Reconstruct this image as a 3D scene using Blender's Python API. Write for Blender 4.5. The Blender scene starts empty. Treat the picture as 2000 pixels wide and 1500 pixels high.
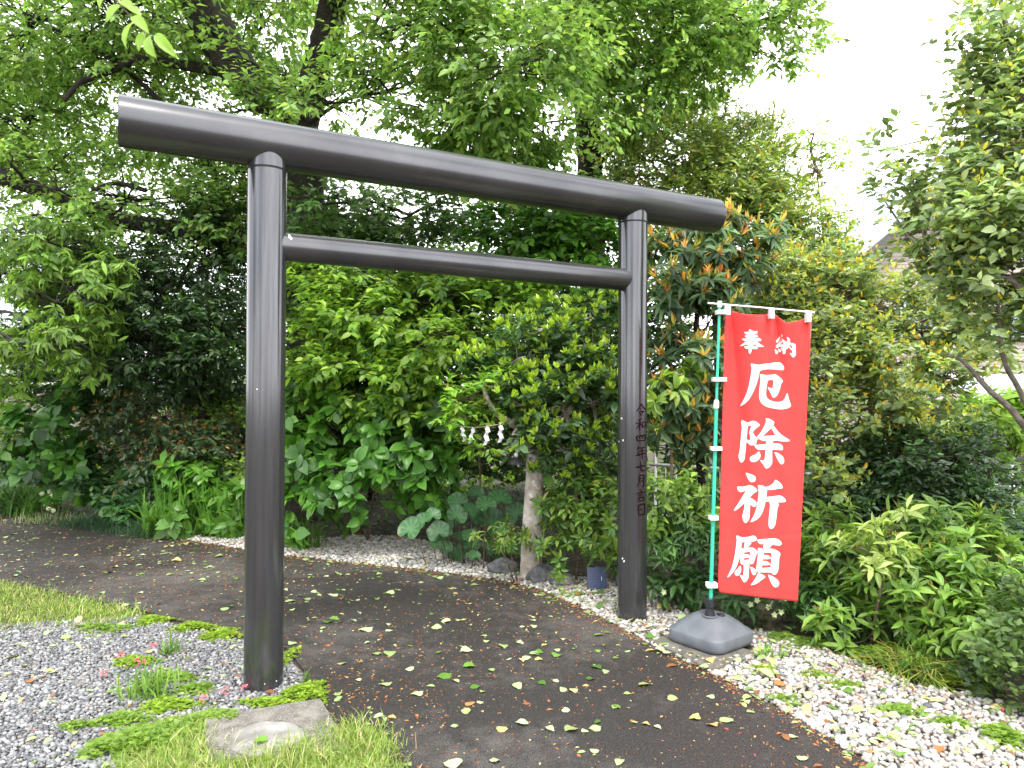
import bpy, bmesh, math, random
import numpy as np
from mathutils import Vector, Matrix

# ------------------------------------------------------------------ camera
scene = bpy.context.scene
COL = scene.collection
F = 1420.0                      # focal length in photo pixels (photo is 2000 px wide)
CAMH = 1.685
PITCH, ROLL = 0.0113, 0.0038
cam_d = bpy.data.cameras.new("camera")
cam = bpy.data.objects.new("camera", cam_d)
COL.objects.link(cam)
cam_d.sensor_width = 36.0
cam_d.lens = 36.0 * F / 2000.0
cam_d.clip_start = 0.05
cam_d.clip_end = 2000
CM = Matrix.Translation((0, 0, CAMH)) @ Matrix.Rotation(math.pi / 2 + PITCH, 4, 'X') @ Matrix.Rotation(ROLL, 4, 'Z')
cam.matrix_world = CM
cam_d.dof.use_dof = True
cam_d.dof.focus_distance = 5.4
cam_d.dof.aperture_fstop = 3.5
scene.camera = cam

# ------------------------------------------------------------------ sky, sun, exposure
SUN_EL, SUN_AZ = math.radians(62), math.radians(168)     # azimuth: compass style from +Y, clockwise
world = bpy.data.worlds.new("World")
scene.world = world
world.use_nodes = True
wn, wl = world.node_tree.nodes, world.node_tree.links
bg = wn["Background"]
sky = wn.new("ShaderNodeTexSky")
sky.sky_type = 'NISHITA'
sky.sun_disc = False
sky.sun_elevation = SUN_EL
sky.sun_rotation = SUN_AZ
sky.dust_density = 2.0
tc = wn.new("ShaderNodeTexCoord")
cn = wn.new("ShaderNodeTexNoise")
cn.inputs["Scale"].default_value = 1.7
cn.inputs["Detail"].default_value = 6
cn.inputs["Roughness"].default_value = 0.55
cr = wn.new("ShaderNodeValToRGB")
cr.color_ramp.elements[0].position = 0.33
cr.color_ramp.elements[1].position = 0.50
cmix = wn.new("ShaderNodeMix")
cmix.data_type = 'RGBA'
cmix.inputs["B"].default_value = (16.5, 16.6, 17.0, 1)        # thin bright cloud
wl.new(tc.outputs["Generated"], cn.inputs["Vector"])
wl.new(cn.outputs["Fac"], cr.inputs["Fac"])
wl.new(cr.outputs["Color"], cmix.inputs["Factor"])
wl.new(sky.outputs["Color"], cmix.inputs["A"])
wl.new(cmix.outputs["Result"], bg.inputs["Color"])
bg.inputs["Strength"].default_value = 0.13

sun_d = bpy.data.lights.new("sun", 'SUN')
sun_d.energy = 2.0
sun_d.angle = math.radians(12)
sun_d.color = (1.0, 0.95, 0.86)
sun = bpy.data.objects.new("sun", sun_d)
COL.objects.link(sun)
sdir = Vector((math.sin(SUN_AZ) * math.cos(SUN_EL), math.cos(SUN_AZ) * math.cos(SUN_EL), math.sin(SUN_EL)))
sun.rotation_euler = sdir.to_track_quat('Z', 'Y').to_euler()
sun.location = (0, -4, 12)

vs = scene.view_settings
vs.view_transform = 'Standard'
vs.look = 'None'
vs.gamma = 1.0
vs.exposure = 0.95
cy = scene.cycles
cy.max_bounces = 6
cy.diffuse_bounces = 3
cy.glossy_bounces = 2
cy.transmission_bounces = 4
cy.transparent_max_bounces = 4
cy.caustics_reflective = False
cy.caustics_refractive = False
cy.sample_clamp_indirect = 6.0
cy.use_adaptive_sampling = True
cy.adaptive_threshold = 0.015

# ------------------------------------------------------------------ pixel helpers
R3 = CM.to_3x3()
ORG = Vector((0, 0, CAMH))


def ray(x, y):
    return (R3 @ Vector(((x - 1000) / F, -(y - 750) / F, -1.0)))


def P(x, y, Y):
    d = ray(x, y)
    return ORG + d * (Y / d.y)


def G(x, y, z=0.0):
    d = ray(x, y)
    return ORG + d * ((z - CAMH) / d.z)


def to_px(pts):
    """world points (n,3) -> photo pixels and depth"""
    M = np.array(CM.inverted())
    q = pts @ M[:3, :3].T + M[:3, 3]
    d = np.maximum(-q[:, 2], 1e-3)
    return 1000 + F * q[:, 0] / d, 750 - F * q[:, 1] / d, -q[:, 2]


# ------------------------------------------------------------------ object helpers
def tag(o, label=None, cat=None, group=None, kind=None):
    if label: o["label"] = label
    if cat: o["category"] = cat
    if group: o["group"] = group
    if kind: o["kind"] = kind
    return o


def empty(name, loc, label, cat, group=None):
    o = bpy.data.objects.new(name, None)
    COL.objects.link(o)
    o.location = loc
    o.empty_display_size = 0.1
    return tag(o, label, cat, group)


def link(name, me, parent=None, loc=None):
    o = bpy.data.objects.new(name, me)
    COL.objects.link(o)
    if parent is not None:
        o.parent = parent
    if loc is not None:
        o.location = loc
    return o


def worldloc(o):
    v = Vector((0, 0, 0))
    while o is not None:
        v = v + o.location
        o = o.parent
    return v


def pymesh(name, V, Fc, mat=None, smooth=False):
    me = bpy.data.meshes.new(name)
    me.from_pydata([tuple(v) for v in V], [], [tuple(f) for f in Fc])
    if mat: me.materials.append(mat)
    if smooth:
        me.polygons.foreach_set("use_smooth", [True] * len(me.polygons))
    me.update()
    return me


def trimesh(name, V, T, mat=None, col=None, smooth=False):
    """fast mesh from numpy triangles, optional per-vertex colour attribute"""
    V = np.ascontiguousarray(V, dtype=np.float32)
    T = np.ascontiguousarray(T, dtype=np.int32)
    me = bpy.data.meshes.new(name)
    me.vertices.add(len(V))
    me.vertices.foreach_set("co", V.ravel())
    me.loops.add(T.size)
    me.loops.foreach_set("vertex_index", T.ravel())
    me.polygons.add(len(T))
    me.polygons.foreach_set("loop_start", np.arange(0, T.size, 3, dtype=np.int32))
    if col is not None:
        a = me.attributes.new("col", 'FLOAT_COLOR', 'POINT')
        c4 = np.ones((len(V), 4), dtype=np.float32)
        c4[:, :3] = col
        a.data.foreach_set("color", c4.ravel())
    if mat: me.materials.append(mat)
    me.update(calc_edges=True)
    if smooth:
        me.polygons.foreach_set("use_smooth", np.ones(len(T), dtype=bool))
    return me


def tube_vf(pts, rad, sides=8, cap=False, wob=0.0, rng=None):
    pts = [Vector(p) for p in pts]
    n = len(pts)
    V, Fc = [], []
    prev = None
    for i, p in enumerate(pts):
        t = (pts[min(i + 1, n - 1)] - pts[max(i - 1, 0)]).normalized()
        if prev is None:
            a = Vector((1, 0, 0)) if abs(t.x) < 0.8 else Vector((0, 1, 0))
        else:
            a = prev
        u = (a - t * a.dot(t)).normalized()
        prev = u
        w = t.cross(u)
        for k in range(sides):
            th = 2 * math.pi * k / sides
            r = rad[i] * (1 + (rng.uniform(-wob, wob) if wob and rng else 0))
            V.append(p + (u * math.cos(th) + w * math.sin(th)) * r)
    for i in range(n - 1):
        for k in range(sides):
            a, b = i * sides + k, i * sides + (k + 1) % sides
            Fc.append((a, b, b + sides, a + sides))
    if cap:
        Fc.append(tuple(reversed(range(sides))))
        Fc.append(tuple(range((n - 1) * sides, n * sides)))
    return V, Fc


def spline(pts, rad, m=5):
    """Catmull-Rom resample"""
    pts = [Vector(p) for p in pts]
    out, ro = [], []
    n = len(pts)
    for i in range(n - 1):
        p0, p1, p2, p3 = pts[max(i - 1, 0)], pts[i], pts[i + 1], pts[min(i + 2, n - 1)]
        for j in range(m):
            t = j / m
            out.append(0.5 * ((2 * p1) + (p2 - p0) * t + (2 * p0 - 5 * p1 + 4 * p2 - p3) * t * t + (3 * p1 - p0 - 3 * p2 + p3) * t ** 3))
            ro.append(rad[i] * (1 - t) + rad[i + 1] * t)
    out.append(pts[-1]); ro.append(rad[-1])
    return out, ro


class Geo:
    """collects pieces of ONE part"""
    def __init__(s):
        s.V, s.F = [], []

    def add(s, V, Fc):
        o = len(s.V)
        s.V += [Vector(v) for v in V]
        s.F += [tuple(i + o for i in f) for f in Fc]

    def box(s, c, size, rot=None):
        c = Vector(c); hx, hy, hz = size[0] / 2, size[1] / 2, size[2] / 2
        V = [Vector((x, y, z)) for x in (-hx, hx) for y in (-hy, hy) for z in (-hz, hz)]
        if rot is not None: V = [rot @ v for v in V]
        s.add([v + c for v in V], [(0, 1, 3, 2), (4, 6, 7, 5), (0, 4, 5, 1), (2, 3, 7, 6), (0, 2, 6, 4), (1, 5, 7, 3)])

    def tube(s, pts, rad, sides=8, cap=True, **k):
        s.add(*tube_vf(pts, rad, sides, cap, **k))

    def lathe(s, prof, seg=32, c=(0, 0, 0), cap=True):
        c = Vector(c); V, Fc = [], []
        for r, z in prof:
            for k in range(seg):
                th = 2 * math.pi * k / seg
                V.append(c + Vector((r * math.cos(th), r * math.sin(th), z)))
        for i in range(len(prof) - 1):
            for k in range(seg):
                a, b = i * seg + k, i * seg + (k + 1) % seg
                Fc.append((a, b, b + seg, a + seg))
        if cap:
            Fc.append(tuple(reversed(range(seg))))
            Fc.append(tuple(range((len(prof) - 1) * seg, len(prof) * seg)))
        s.add(V, Fc)

    def build(s, name, mat, parent=None, smooth=False, bevel=0, org=None, auto=None):
        org = Vector(org) if org is not None else worldloc(parent)
        me = pymesh(name, [v - org for v in s.V], s.F, mat, smooth)
        o = link(name, me, parent)
        if parent is None: o.location = org
        if auto is not None:
            try:
                me.set_sharp_from_angle(angle=auto)
            except Exception:
                pass
        if bevel:
            b = o.modifiers.new("bevel", 'BEVEL')
            b.width = bevel; b.segments = 2; b.limit_method = 'ANGLE'
        return o


# ------------------------------------------------------------------ materials
def nmat(name):
    m = bpy.data.materials.new(name)
    m.use_nodes = True
    return m, m.node_tree.nodes, m.node_tree.links, m.node_tree.nodes["Principled BSDF"]


def noise_mat(name, c1, c2, scale=8, detail=5, rough=0.7, bump=0.0, bscale=None, metal=0.0, spec=0.5, lo=0.35, hi=0.65, coat=0.0, c3=None, s3=40, bdist=0.01):
    m, n, l, b = nmat(name)
    co = n.new("ShaderNodeTexCoord")
    t = n.new("ShaderNodeTexNoise"); t.inputs["Scale"].default_value = scale; t.inputs["Detail"].default_value = detail
    r = n.new("ShaderNodeValToRGB")
    r.color_ramp.elements[0].position = lo; r.color_ramp.elements[1].position = hi
    r.color_ramp.elements[0].color = (*c1, 1); r.color_ramp.elements[1].color = (*c2, 1)
    l.new(co.outputs["Object"], t.inputs["Vector"]); l.new(t.outputs["Fac"], r.inputs["Fac"])
    out = r.outputs["Color"]
    if c3 is not None:
        t3 = n.new("ShaderNodeTexNoise"); t3.inputs["Scale"].default_value = s3; t3.inputs["Detail"].default_value = 3
        r3 = n.new("ShaderNodeValToRGB"); r3.color_ramp.elements[0].position = 0.55; r3.color_ramp.elements[1].position = 0.68
        l.new(co.outputs["Object"], t3.inputs["Vector"]); l.new(t3.outputs["Fac"], r3.inputs["Fac"])
        mx = n.new("ShaderNodeMix"); mx.data_type = 'RGBA'
        mx.inputs["B"].default_value = (*c3, 1)
        l.new(r3.outputs["Color"], mx.inputs["Factor"]); l.new(out, mx.inputs["A"])
        out = mx.outputs["Result"]
    l.new(out, b.inputs["Base Color"])
    b.inputs["Roughness"].default_value = rough
    b.inputs["Metallic"].default_value = metal
    b.inputs["Specular IOR Level"].default_value = spec
    b.inputs["Coat Weight"].default_value = coat
    if bump:
        tb = n.new("ShaderNodeTexNoise"); tb.inputs["Scale"].default_value = bscale or scale * 4; tb.inputs["Detail"].default_value = 6
        bp = n.new("ShaderNodeBump"); bp.inputs["Strength"].default_value = bump; bp.inputs["Distance"].default_value = bdist
        l.new(co.outputs["Object"], tb.inputs["Vector"]); l.new(tb.outputs["Fac"], bp.inputs["Height"])
        l.new(bp.outputs["Normal"], b.inputs["Normal"])
    return m


def leaf_mat(name, rough=0.42, spec=0.45, trans=0.42, tg=(1.42, 1.38, 0.95)):
    m, n, l, b = nmat(name)
    a = n.new("ShaderNodeAttribute"); a.attribute_name = "col"
    co = n.new("ShaderNodeTexCoord")
    t = n.new("ShaderNodeTexNoise"); t.inputs["Scale"].default_value = 30; t.inputs["Detail"].default_value = 2
    mr = n.new("ShaderNodeMapRange"); mr.inputs["To Min"].default_value = 0.95; mr.inputs["To Max"].default_value = 1.5
    l.new(co.outputs["Object"], t.inputs["Vector"]); l.new(t.outputs["Fac"], mr.inputs["Value"])
    sc = n.new("ShaderNodeVectorMath"); sc.operation = 'SCALE'
    l.new(a.outputs["Color"], sc.inputs[0]); l.new(mr.outputs["Result"], sc.inputs["Scale"])
    l.new(sc.outputs["Vector"], b.inputs["Base Color"])
    b.inputs["Roughness"].default_value = rough
    b.inputs["Specular IOR Level"].default_value = spec
    tr = n.new("ShaderNodeBsdfTranslucent")
    g = n.new("ShaderNodeVectorMath"); g.operation = 'MULTIPLY'; g.inputs[1].default_value = tg
    l.new(sc.outputs["Vector"], g.inputs[0]); l.new(g.outputs["Vector"], tr.inputs["Color"])
    mx = n.new("ShaderNodeMixShader"); mx.inputs["Fac"].default_value = trans
    l.new(b.outputs["BSDF"], mx.inputs[1]); l.new(tr.outputs["BSDF"], mx.inputs[2])
    l.new(mx.outputs["Shader"], n["Material Output"].inputs["Surface"])
    return m


def attr_mat(name, rough=0.7, spec=0.4, nscale=40, namp=0.15, bump=0.0):
    m, n, l, b = nmat(name)
    a = n.new("ShaderNodeAttribute"); a.attribute_name = "col"
    co = n.new("ShaderNodeTexCoord")
    t = n.new("ShaderNodeTexNoise"); t.inputs["Scale"].default_value = nscale; t.inputs["Detail"].default_value = 4
    mr = n.new("ShaderNodeMapRange"); mr.inputs["To Min"].default_value = 1 - namp; mr.inputs["To Max"].default_value = 1 + namp
    l.new(co.outputs["Object"], t.inputs["Vector"]); l.new(t.outputs["Fac"], mr.inputs["Value"])
    sc = n.new("ShaderNodeVectorMath"); sc.operation = 'SCALE'
    l.new(a.outputs["Color"], sc.inputs[0]); l.new(mr.outputs["Result"], sc.inputs["Scale"])
    l.new(sc.outputs["Vector"], b.inputs["Base Color"])
    b.inputs["Roughness"].default_value = rough
    b.inputs["Specular IOR Level"].default_value = spec
    return m


M = {}
M['leaf'] = leaf_mat("leaf_thin", 0.42, 0.5, 0.52)
M['leaf_gloss'] = leaf_mat("leaf_glossy", 0.30, 0.6, 0.40)
M['leaf_mid'] = leaf_mat("leaf_medium", 0.38, 0.5, 0.44)
M['grass'] = leaf_mat("grass_blade", 0.5, 0.3, 0.40)
M['dead_leaf'] = leaf_mat("fallen_leaf", 0.55, 0.3, 0.12, (1, 1, 0.8))
M['petal'] = leaf_mat("flower_petal", 0.6, 0.2, 0.35, (1, 1, 1))
M['bark_dark'] = noise_mat("bark_dark", (0.013, 0.010, 0.008), (0.038, 0.030, 0.024), 14, 8, 0.9, 0.9, 30, bdist=0.03)
M['bark_brown'] = noise_mat("bark_brown", (0.07, 0.045, 0.03), (0.15, 0.105, 0.075), 18, 8, 0.85, 0.8, 40, bdist=0.02)
M['bark_pale'] = noise_mat("bark_pale", (0.24, 0.19, 0.15), (0.46, 0.41, 0.36), 9, 8, 0.85, 0.7, 50, c3=(0.58, 0.58, 0.54), s3=14)
M['bark_grey'] = noise_mat("bark_grey", (0.12, 0.095, 0.08), (0.24, 0.20, 0.175), 18, 8, 0.85, 0.7, 40, bdist=0.02)
M['shide'] = noise_mat("shaded_paper", (0.50, 0.50, 0.50), (0.62, 0.62, 0.62), 15, 3, 0.8)  # white paper, with its dim greyish shade put into the base colour
M['twig'] = noise_mat("twig_bark", (0.05, 0.04, 0.025), (0.11, 0.085, 0.055), 20, 3, 0.8)
M['soil'] = noise_mat("soil", (0.022, 0.016, 0.010), (0.06, 0.045, 0.025), 6, 8, 0.95, 0.7, 30, bdist=0.02)
M['pebble'] = attr_mat("pebble", 0.62, 0.4, 60, 0.18)
M['litter'] = attr_mat("litter", 0.8, 0.2)
M['rock'] = noise_mat("garden_rock", (0.055, 0.056, 0.06), (0.17, 0.17, 0.17), 7, 8, 0.75, 0.8, 30, c3=(0.17, 0.17, 0.16), s3=25)
M['concrete'] = noise_mat("concrete", (0.085, 0.076, 0.064), (0.19, 0.175, 0.155), 12, 9, 0.9, 0.6, 90, c3=(0.32, 0.31, 0.28), s3=120)
M['concrete_dark'] = noise_mat("concrete_mossy", (0.07, 0.066, 0.055), (0.15, 0.14, 0.11), 15, 9, 0.92, 0.6, 90, c3=(0.20, 0.19, 0.17), s3=140)
M['disc'] = noise_mat("white_concrete", (0.15, 0.142, 0.125), (0.30, 0.29, 0.275), 9, 8, 0.85, 0.4, 60)
M['white_plastic'] = noise_mat("white_plastic", (0.74, 0.74, 0.74), (0.80, 0.80, 0.80), 20, 2, 0.45)
M['green_pole'] = noise_mat("green_pole", (0.03, 0.42, 0.28), (0.04, 0.47, 0.32), 10, 2, 0.32)
M['grey_plastic'] = noise_mat("grey_plastic", (0.095, 0.104, 0.120), (0.13, 0.14, 0.158), 9, 7, 0.42, 0.15, 120, spec=0.4)
M['black_plastic'] = noise_mat("black_plastic", (0.012, 0.013, 0.018), (0.03, 0.032, 0.042), 30, 4, 0.4)
M['black_metal'] = noise_mat("black_metal", (0.012, 0.012, 0.013), (0.03, 0.03, 0.03), 20, 4, 0.5)
M['ink'] = noise_mat("maroon_ink", (0.010, 0.003, 0.005), (0.018, 0.005, 0.009), 40, 2, 0.85, spec=0.05)
M['seam'] = noise_mat("seam_black", (0.004, 0.004, 0.004), (0.008, 0.008, 0.008), 40, 2, 0.8)
M['white_paper'] = noise_mat("white_paper", (0.72, 0.72, 0.72), (0.80, 0.80, 0.80), 15, 3, 0.8)
M['white_metal'] = noise_mat("white_metal", (0.62, 0.62, 0.62), (0.75, 0.75, 0.75), 12, 4, 0.45)
M['siding'] = noise_mat("beige_siding", (0.36, 0.30, 0.27), (0.45, 0.38, 0.35), 3, 6, 0.75, 0.2, 60)
M['dark_siding'] = noise_mat("dark_siding", (0.03, 0.028, 0.03), (0.06, 0.055, 0.055), 4, 6, 0.7)
M['roof_edge'] = noise_mat("roof_fascia", (0.055, 0.05, 0.05), (0.09, 0.08, 0.075), 6, 3, 0.6)
M['roof'] = noise_mat("blue_grey_roof", (0.30, 0.36, 0.42), (0.42, 0.47, 0.52), 5, 4, 0.45)
M['glass'] = noise_mat("window_glass", (0.25, 0.30, 0.34), (0.42, 0.47, 0.5), 1.2, 3, 0.08)
M['rope'] = noise_mat("straw_rope", (0.28, 0.22, 0.13), (0.42, 0.35, 0.24), 60, 4, 0.9)


def torii_mat(name, dusty):
    m, n, l, b = nmat(name)
    co = n.new("ShaderNodeTexCoord")
    t = n.new("ShaderNodeTexNoise"); t.inputs["Scale"].default_value = 3; t.inputs["Detail"].default_value = 8
    mp = n.new("ShaderNodeMapping"); mp.inputs["Scale"].default_value = (14, 14, 0.6) if not dusty else (1, 1, 1)
    l.new(co.outputs["Object"], mp.inputs["Vector"]); l.new(mp.outputs["Vector"], t.inputs["Vector"])
    r = n.new("ShaderNodeValToRGB")
    r.color_ramp.elements[0].position = 0.3; r.color_ramp.elements[1].position = 0.75
    r.color_ramp.elements[0].color = (0.078, 0.079, 0.085, 1); r.color_ramp.elements[1].color = (0.120, 0.120, 0.126, 1)
    l.new(t.outputs["Fac"], r.inputs["Fac"])
    # fine dust specks
    s = n.new("ShaderNodeTexNoise"); s.inputs["Scale"].default_value = 260; s.inputs["Detail"].default_value = 4
    sr = n.new("ShaderNodeValToRGB"); sr.color_ramp.elements[0].position = 0.50 if dusty else 0.62; sr.color_ramp.elements[1].position = 0.80
    sr.color_ramp.elements[1].color = (0.30, 0.30, 0.30, 1) if dusty else (0.25, 0.25, 0.25, 1)
    l.new(co.outputs["Object"], s.inputs["Vector"]); l.new(s.outputs["Fac"], sr.inputs["Fac"])
    mx = n.new("ShaderNodeMix"); mx.data_type = 'RGBA'; mx.inputs["B"].default_value = (0.22, 0.21, 0.195, 1)
    l.new(sr.outputs["Color"], mx.inputs["Factor"]); l.new(r.outputs["Color"], mx.inputs["A"])
    l.new(mx.outputs["Result"], b.inputs["Base Color"])
    b.inputs["Roughness"].default_value = 0.25 if dusty else 0.15
    b.inputs["Metallic"].default_value = 0.72
    b.inputs["Specular IOR Level"].default_value = 0.55
    return m


M['torii_post'] = torii_mat("torii_post_metal", False)
M['torii_beam'] = torii_mat("torii_beam_metal", True)


def asphalt_mat():
    m, n, l, b = nmat("asphalt")
    co = n.new("ShaderNodeTexCoord")
    big = n.new("ShaderNodeTexNoise"); big.inputs["Scale"].default_value = 0.55; big.inputs["Detail"].default_value = 5
    rb = n.new("ShaderNodeValToRGB"); rb.color_ramp.elements[0].position = 0.48; rb.color_ramp.elements[1].position = 0.72
    rb.color_ramp.elements[0].color = (0.024, 0.0215, 0.0205, 1); rb.color_ramp.elements[1].color = (0.078, 0.071, 0.066, 1)
    mid = n.new("ShaderNodeTexNoise"); mid.inputs["Scale"].default_value = 9; mid.inputs["Detail"].default_value = 6
    fine = n.new("ShaderNodeTexNoise"); fine.inputs["Scale"].default_value = 150; fine.inputs["Detail"].default_value = 3
    l.new(co.outputs["Object"], big.inputs["Vector"]); l.new(co.outputs["Object"], mid.inputs["Vector"]); l.new(co.outputs["Object"], fine.inputs["Vector"])
    ad = n.new("ShaderNodeMath"); ad.operation = 'MULTIPLY_ADD'; ad.inputs[1].default_value = 0.35; ad.inputs[2].default_value = -0.17
    l.new(mid.outputs["Fac"], ad.inputs[0])
    ad2 = n.new("ShaderNodeMath"); ad2.operation = 'ADD'
    l.new(big.outputs["Fac"], ad2.inputs[0]); l.new(ad.outputs[0], ad2.inputs[1]); l.new(ad2.outputs[0], rb.inputs["Fac"])
    mr = n.new("ShaderNodeMapRange"); mr.inputs["From Min"].default_value = 0.35; mr.inputs["From Max"].default_value = 0.7
    mr.inputs["To Min"].default_value = 0.45; mr.inputs["To Max"].default_value = 2.1
    l.new(fine.outputs["Fac"], mr.inputs["Value"])
    sc = n.new("ShaderNodeVectorMath"); sc.operation = 'SCALE'
    l.new(rb.outputs["Color"], sc.inputs[0]); l.new(mr.outputs["Result"], sc.inputs["Scale"])
    l.new(sc.outputs["Vector"], b.inputs["Base Color"])
    rr = n.new("ShaderNodeMapRange"); rr.inputs["From Min"].default_value = 0.4; rr.inputs["From Max"].default_value = 0.7
    rr.inputs["To Min"].default_value = 0.62; rr.inputs["To Max"].default_value = 0.9
    l.new(ad2.outputs[0], rr.inputs["Value"]); l.new(rr.outputs["Result"], b.inputs["Roughness"])
    b.inputs["Specular IOR Level"].default_value = 0.35
    bp = n.new("ShaderNodeBump"); bp.inputs["Strength"].default_value = 0.6; bp.inputs["Distance"].default_value = 0.006
    l.new(fine.outputs["Fac"], bp.inputs["Height"]); l.new(bp.outputs["Normal"], b.inputs["Normal"])
    return m


M['asphalt'] = asphalt_mat()


def cloth_mat():
    m, n, l, b = nmat("red_cloth")
    b.inputs["Base Color"].default_value = (0.80, 0.070, 0.065, 1)
    b.inputs["Roughness"].default_value = 0.6
    b.inputs["Sheen Weight"].default_value = 0.25
    b.inputs["Specular IOR Level"].default_value = 0.25
    co = n.new("ShaderNodeTexCoord")
    w = n.new("ShaderNodeTexNoise"); w.inputs["Scale"].default_value = 7; w.inputs["Detail"].default_value = 3
    bp = n.new("ShaderNodeBump"); bp.inputs["Strength"].default_value = 0.5; bp.inputs["Distance"].default_value = 0.02
    l.new(co.outputs["Object"], w.inputs["Vector"]); l.new(w.outputs["Fac"], bp.inputs["Height"]); l.new(bp.outputs["Normal"], b.inputs["Normal"])
    tr = n.new("ShaderNodeBsdfTranslucent"); tr.inputs["Color"].default_value = (0.85, 0.09, 0.08, 1)
    mx = n.new("ShaderNodeMixShader"); mx.inputs["Fac"].default_value = 0.3
    l.new(b.outputs["BSDF"], mx.inputs[1]); l.new(tr.outputs["BSDF"], mx.inputs[2]); l.new(mx.outputs["Shader"], n["Material Output"].inputs["Surface"])
    return m


M['cloth'] = cloth_mat()


def panel_mat():
    m, n, l, b = nmat("solar_cells")
    co = n.new("ShaderNodeTexCoord")
    br = n.new("ShaderNodeTexBrick")
    br.offset = 0.0
    br.inputs["Color1"].default_value = (0.020, 0.035, 0.10, 1); br.inputs["Color2"].default_value = (0.028, 0.045, 0.12, 1)
    br.inputs["Mortar"].default_value = (0.010, 0.015, 0.045, 1)
    br.inputs["Scale"].default_value = 1.0; br.inputs["Mortar Size"].default_value = 0.0012
    br.inputs["Brick Width"].default_value = 0.026; br.inputs["Row Height"].default_value = 0.013
    l.new(co.outputs["Object"], br.inputs["Vector"]); l.new(br.outputs["Color"], b.inputs["Base Color"])
    b.inputs["Roughness"].default_value = 0.3
    return m


M['solar'] = panel_mat()

# ================================================================== THE GROUND
rng = np.random.default_rng(11)
prng = random.Random(5)


def flat(name, poly, z, mat, kind='structure', lift=0.0):
    """flat sheet from a polygon of (x, y); subdivision not needed"""
    me = bpy.data.meshes.new(name)
    bm = bmesh.new()
    vs_ = [bm.verts.new((p[0], p[1], z)) for p in poly]
    f = bm.faces.new(vs_)
    if f.normal.z < 0: f.normal_flip()
    if lift:                                     # give the sheet a real edge
        r = bmesh.ops.extrude_face_region(bm, geom=[f])
        for v in [e for e in r["geom"] if isinstance(e, bmesh.types.BMVert)]:
            v.co.z += lift
    bmesh.ops.triangulate(bm, faces=bm.faces)
    bmesh.ops.recalc_face_normals(bm, faces=bm.faces)
    bm.to_mesh(me); bm.free()
    me.materials.append(mat)
    o = link(name, me)
    if kind: o["kind"] = kind
    return o


def gpoly(px):
    return [(G(x, y).x, G(x, y).y) for x, y in px]


def smooth_poly(p, it=2):
    p = [Vector((a[0], a[1])) for a in p]
    for _ in range(it):
        q = []
        for i in range(len(p)):
            a, b = p[i], p[(i + 1) % len(p)]
            q += [a * 0.75 + b * 0.25, a * 0.25 + b * 0.75]
        p = q
    return [(v.x, v.y) for v in p]


def inside(px_, py_, poly):
    """vectorised point in polygon"""
    c = np.zeros(len(px_), bool)
    n = len(poly)
    for i in range(n):
        x1, y1 = poly[i]; x2, y2 = poly[(i + 1) % n]
        if y1 == y2: continue
        k = ((y1 > py_) != (y2 > py_)) & (px_ < (x2 - x1) * (py_ - y1) / (y2 - y1) + x1)
        c ^= k
    return c


ground = flat("ground", [(-300, -60), (300, -60), (300, 500), (-300, 500)], 0.0, M['soil'])

PATH_R = [(1740, 1540), (1700, 1500), (1560, 1408), (1390, 1318), (1275, 1262), (1200, 1222), (1130, 1186), (1060, 1156),
          (990, 1138), (890, 1124), (760, 1108), (640, 1096), (555, 1087), (430, 1068), (330, 1051), (200, 1031), (60, 1014), (-120, 1000), (-500, 985)]
PATH_L = [(-500, 1060), (-250, 1095), (0, 1136), (150, 1166), (300, 1200), (400, 1228), (470, 1246), (548, 1258), (572, 1284), (600, 1322), (640, 1392), (700, 1480), (730, 1540)]
pr = gpoly(PATH_R); pl = gpoly(PATH_L)
pl_low = gpoly([(770, 1700), (820, 2300)]); pr_low = gpoly([(2500, 2300), (1960, 1700)])
PATH = pr + pl + pl_low[:1] + [(-0.1, 0.2), (1.6, 0.2)] + pr_low[1:]
path = flat("asphalt_path", PATH, 0.004, M['asphalt'], lift=0.008)
PATH_Z = 0.012

# ---- pebble beds
ICO = bmesh.new(); bmesh.ops.create_icosphere(ICO, subdivisions=1, radius=1.0)
ICO_V = np.array([v.co[:] for v in ICO.verts]); ICO_T = np.array([[v.index for v in f.verts] for f in ICO.faces]); ICO.free()
ICO = bmesh.new(); bmesh.ops.create_icosphere(ICO, subdivisions=2, radius=1.0)
ICO2_V = np.array([v.co[:] for v in ICO.verts]); ICO2_T = np.array([[v.index for v in f.verts] for f in ICO.faces]); ICO.free()


def rand_rot(r, n, tilt=0.5):
    """random rotations: free spin about z, small tilt"""
    a = r.uniform(0, 2 * np.pi, n); tx = r.normal(0, tilt, n)
    ca, sa, ct, st = np.cos(a), np.sin(a), np.cos(tx), np.sin(tx)
    Rm = np.zeros((n, 3, 3))
    Rm[:, 0, 0] = ca; Rm[:, 0, 1] = -sa * ct; Rm[:, 0, 2] = sa * st
    Rm[:, 1, 0] = sa; Rm[:, 1, 1] = ca * ct; Rm[:, 1, 2] = -ca * st
    Rm[:, 2, 1] = st; Rm[:, 2, 2] = ct
    return Rm


def pebble_cols(r, n, pal, wts, jit=0.12):
    c = np.array(pal)[r.choice(len(pal), n, p=np.array(wts) / sum(wts))]
    return np.clip(c * np.exp(r.normal(0, jit, (n, 1))), 0.01, 0.9)


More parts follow.
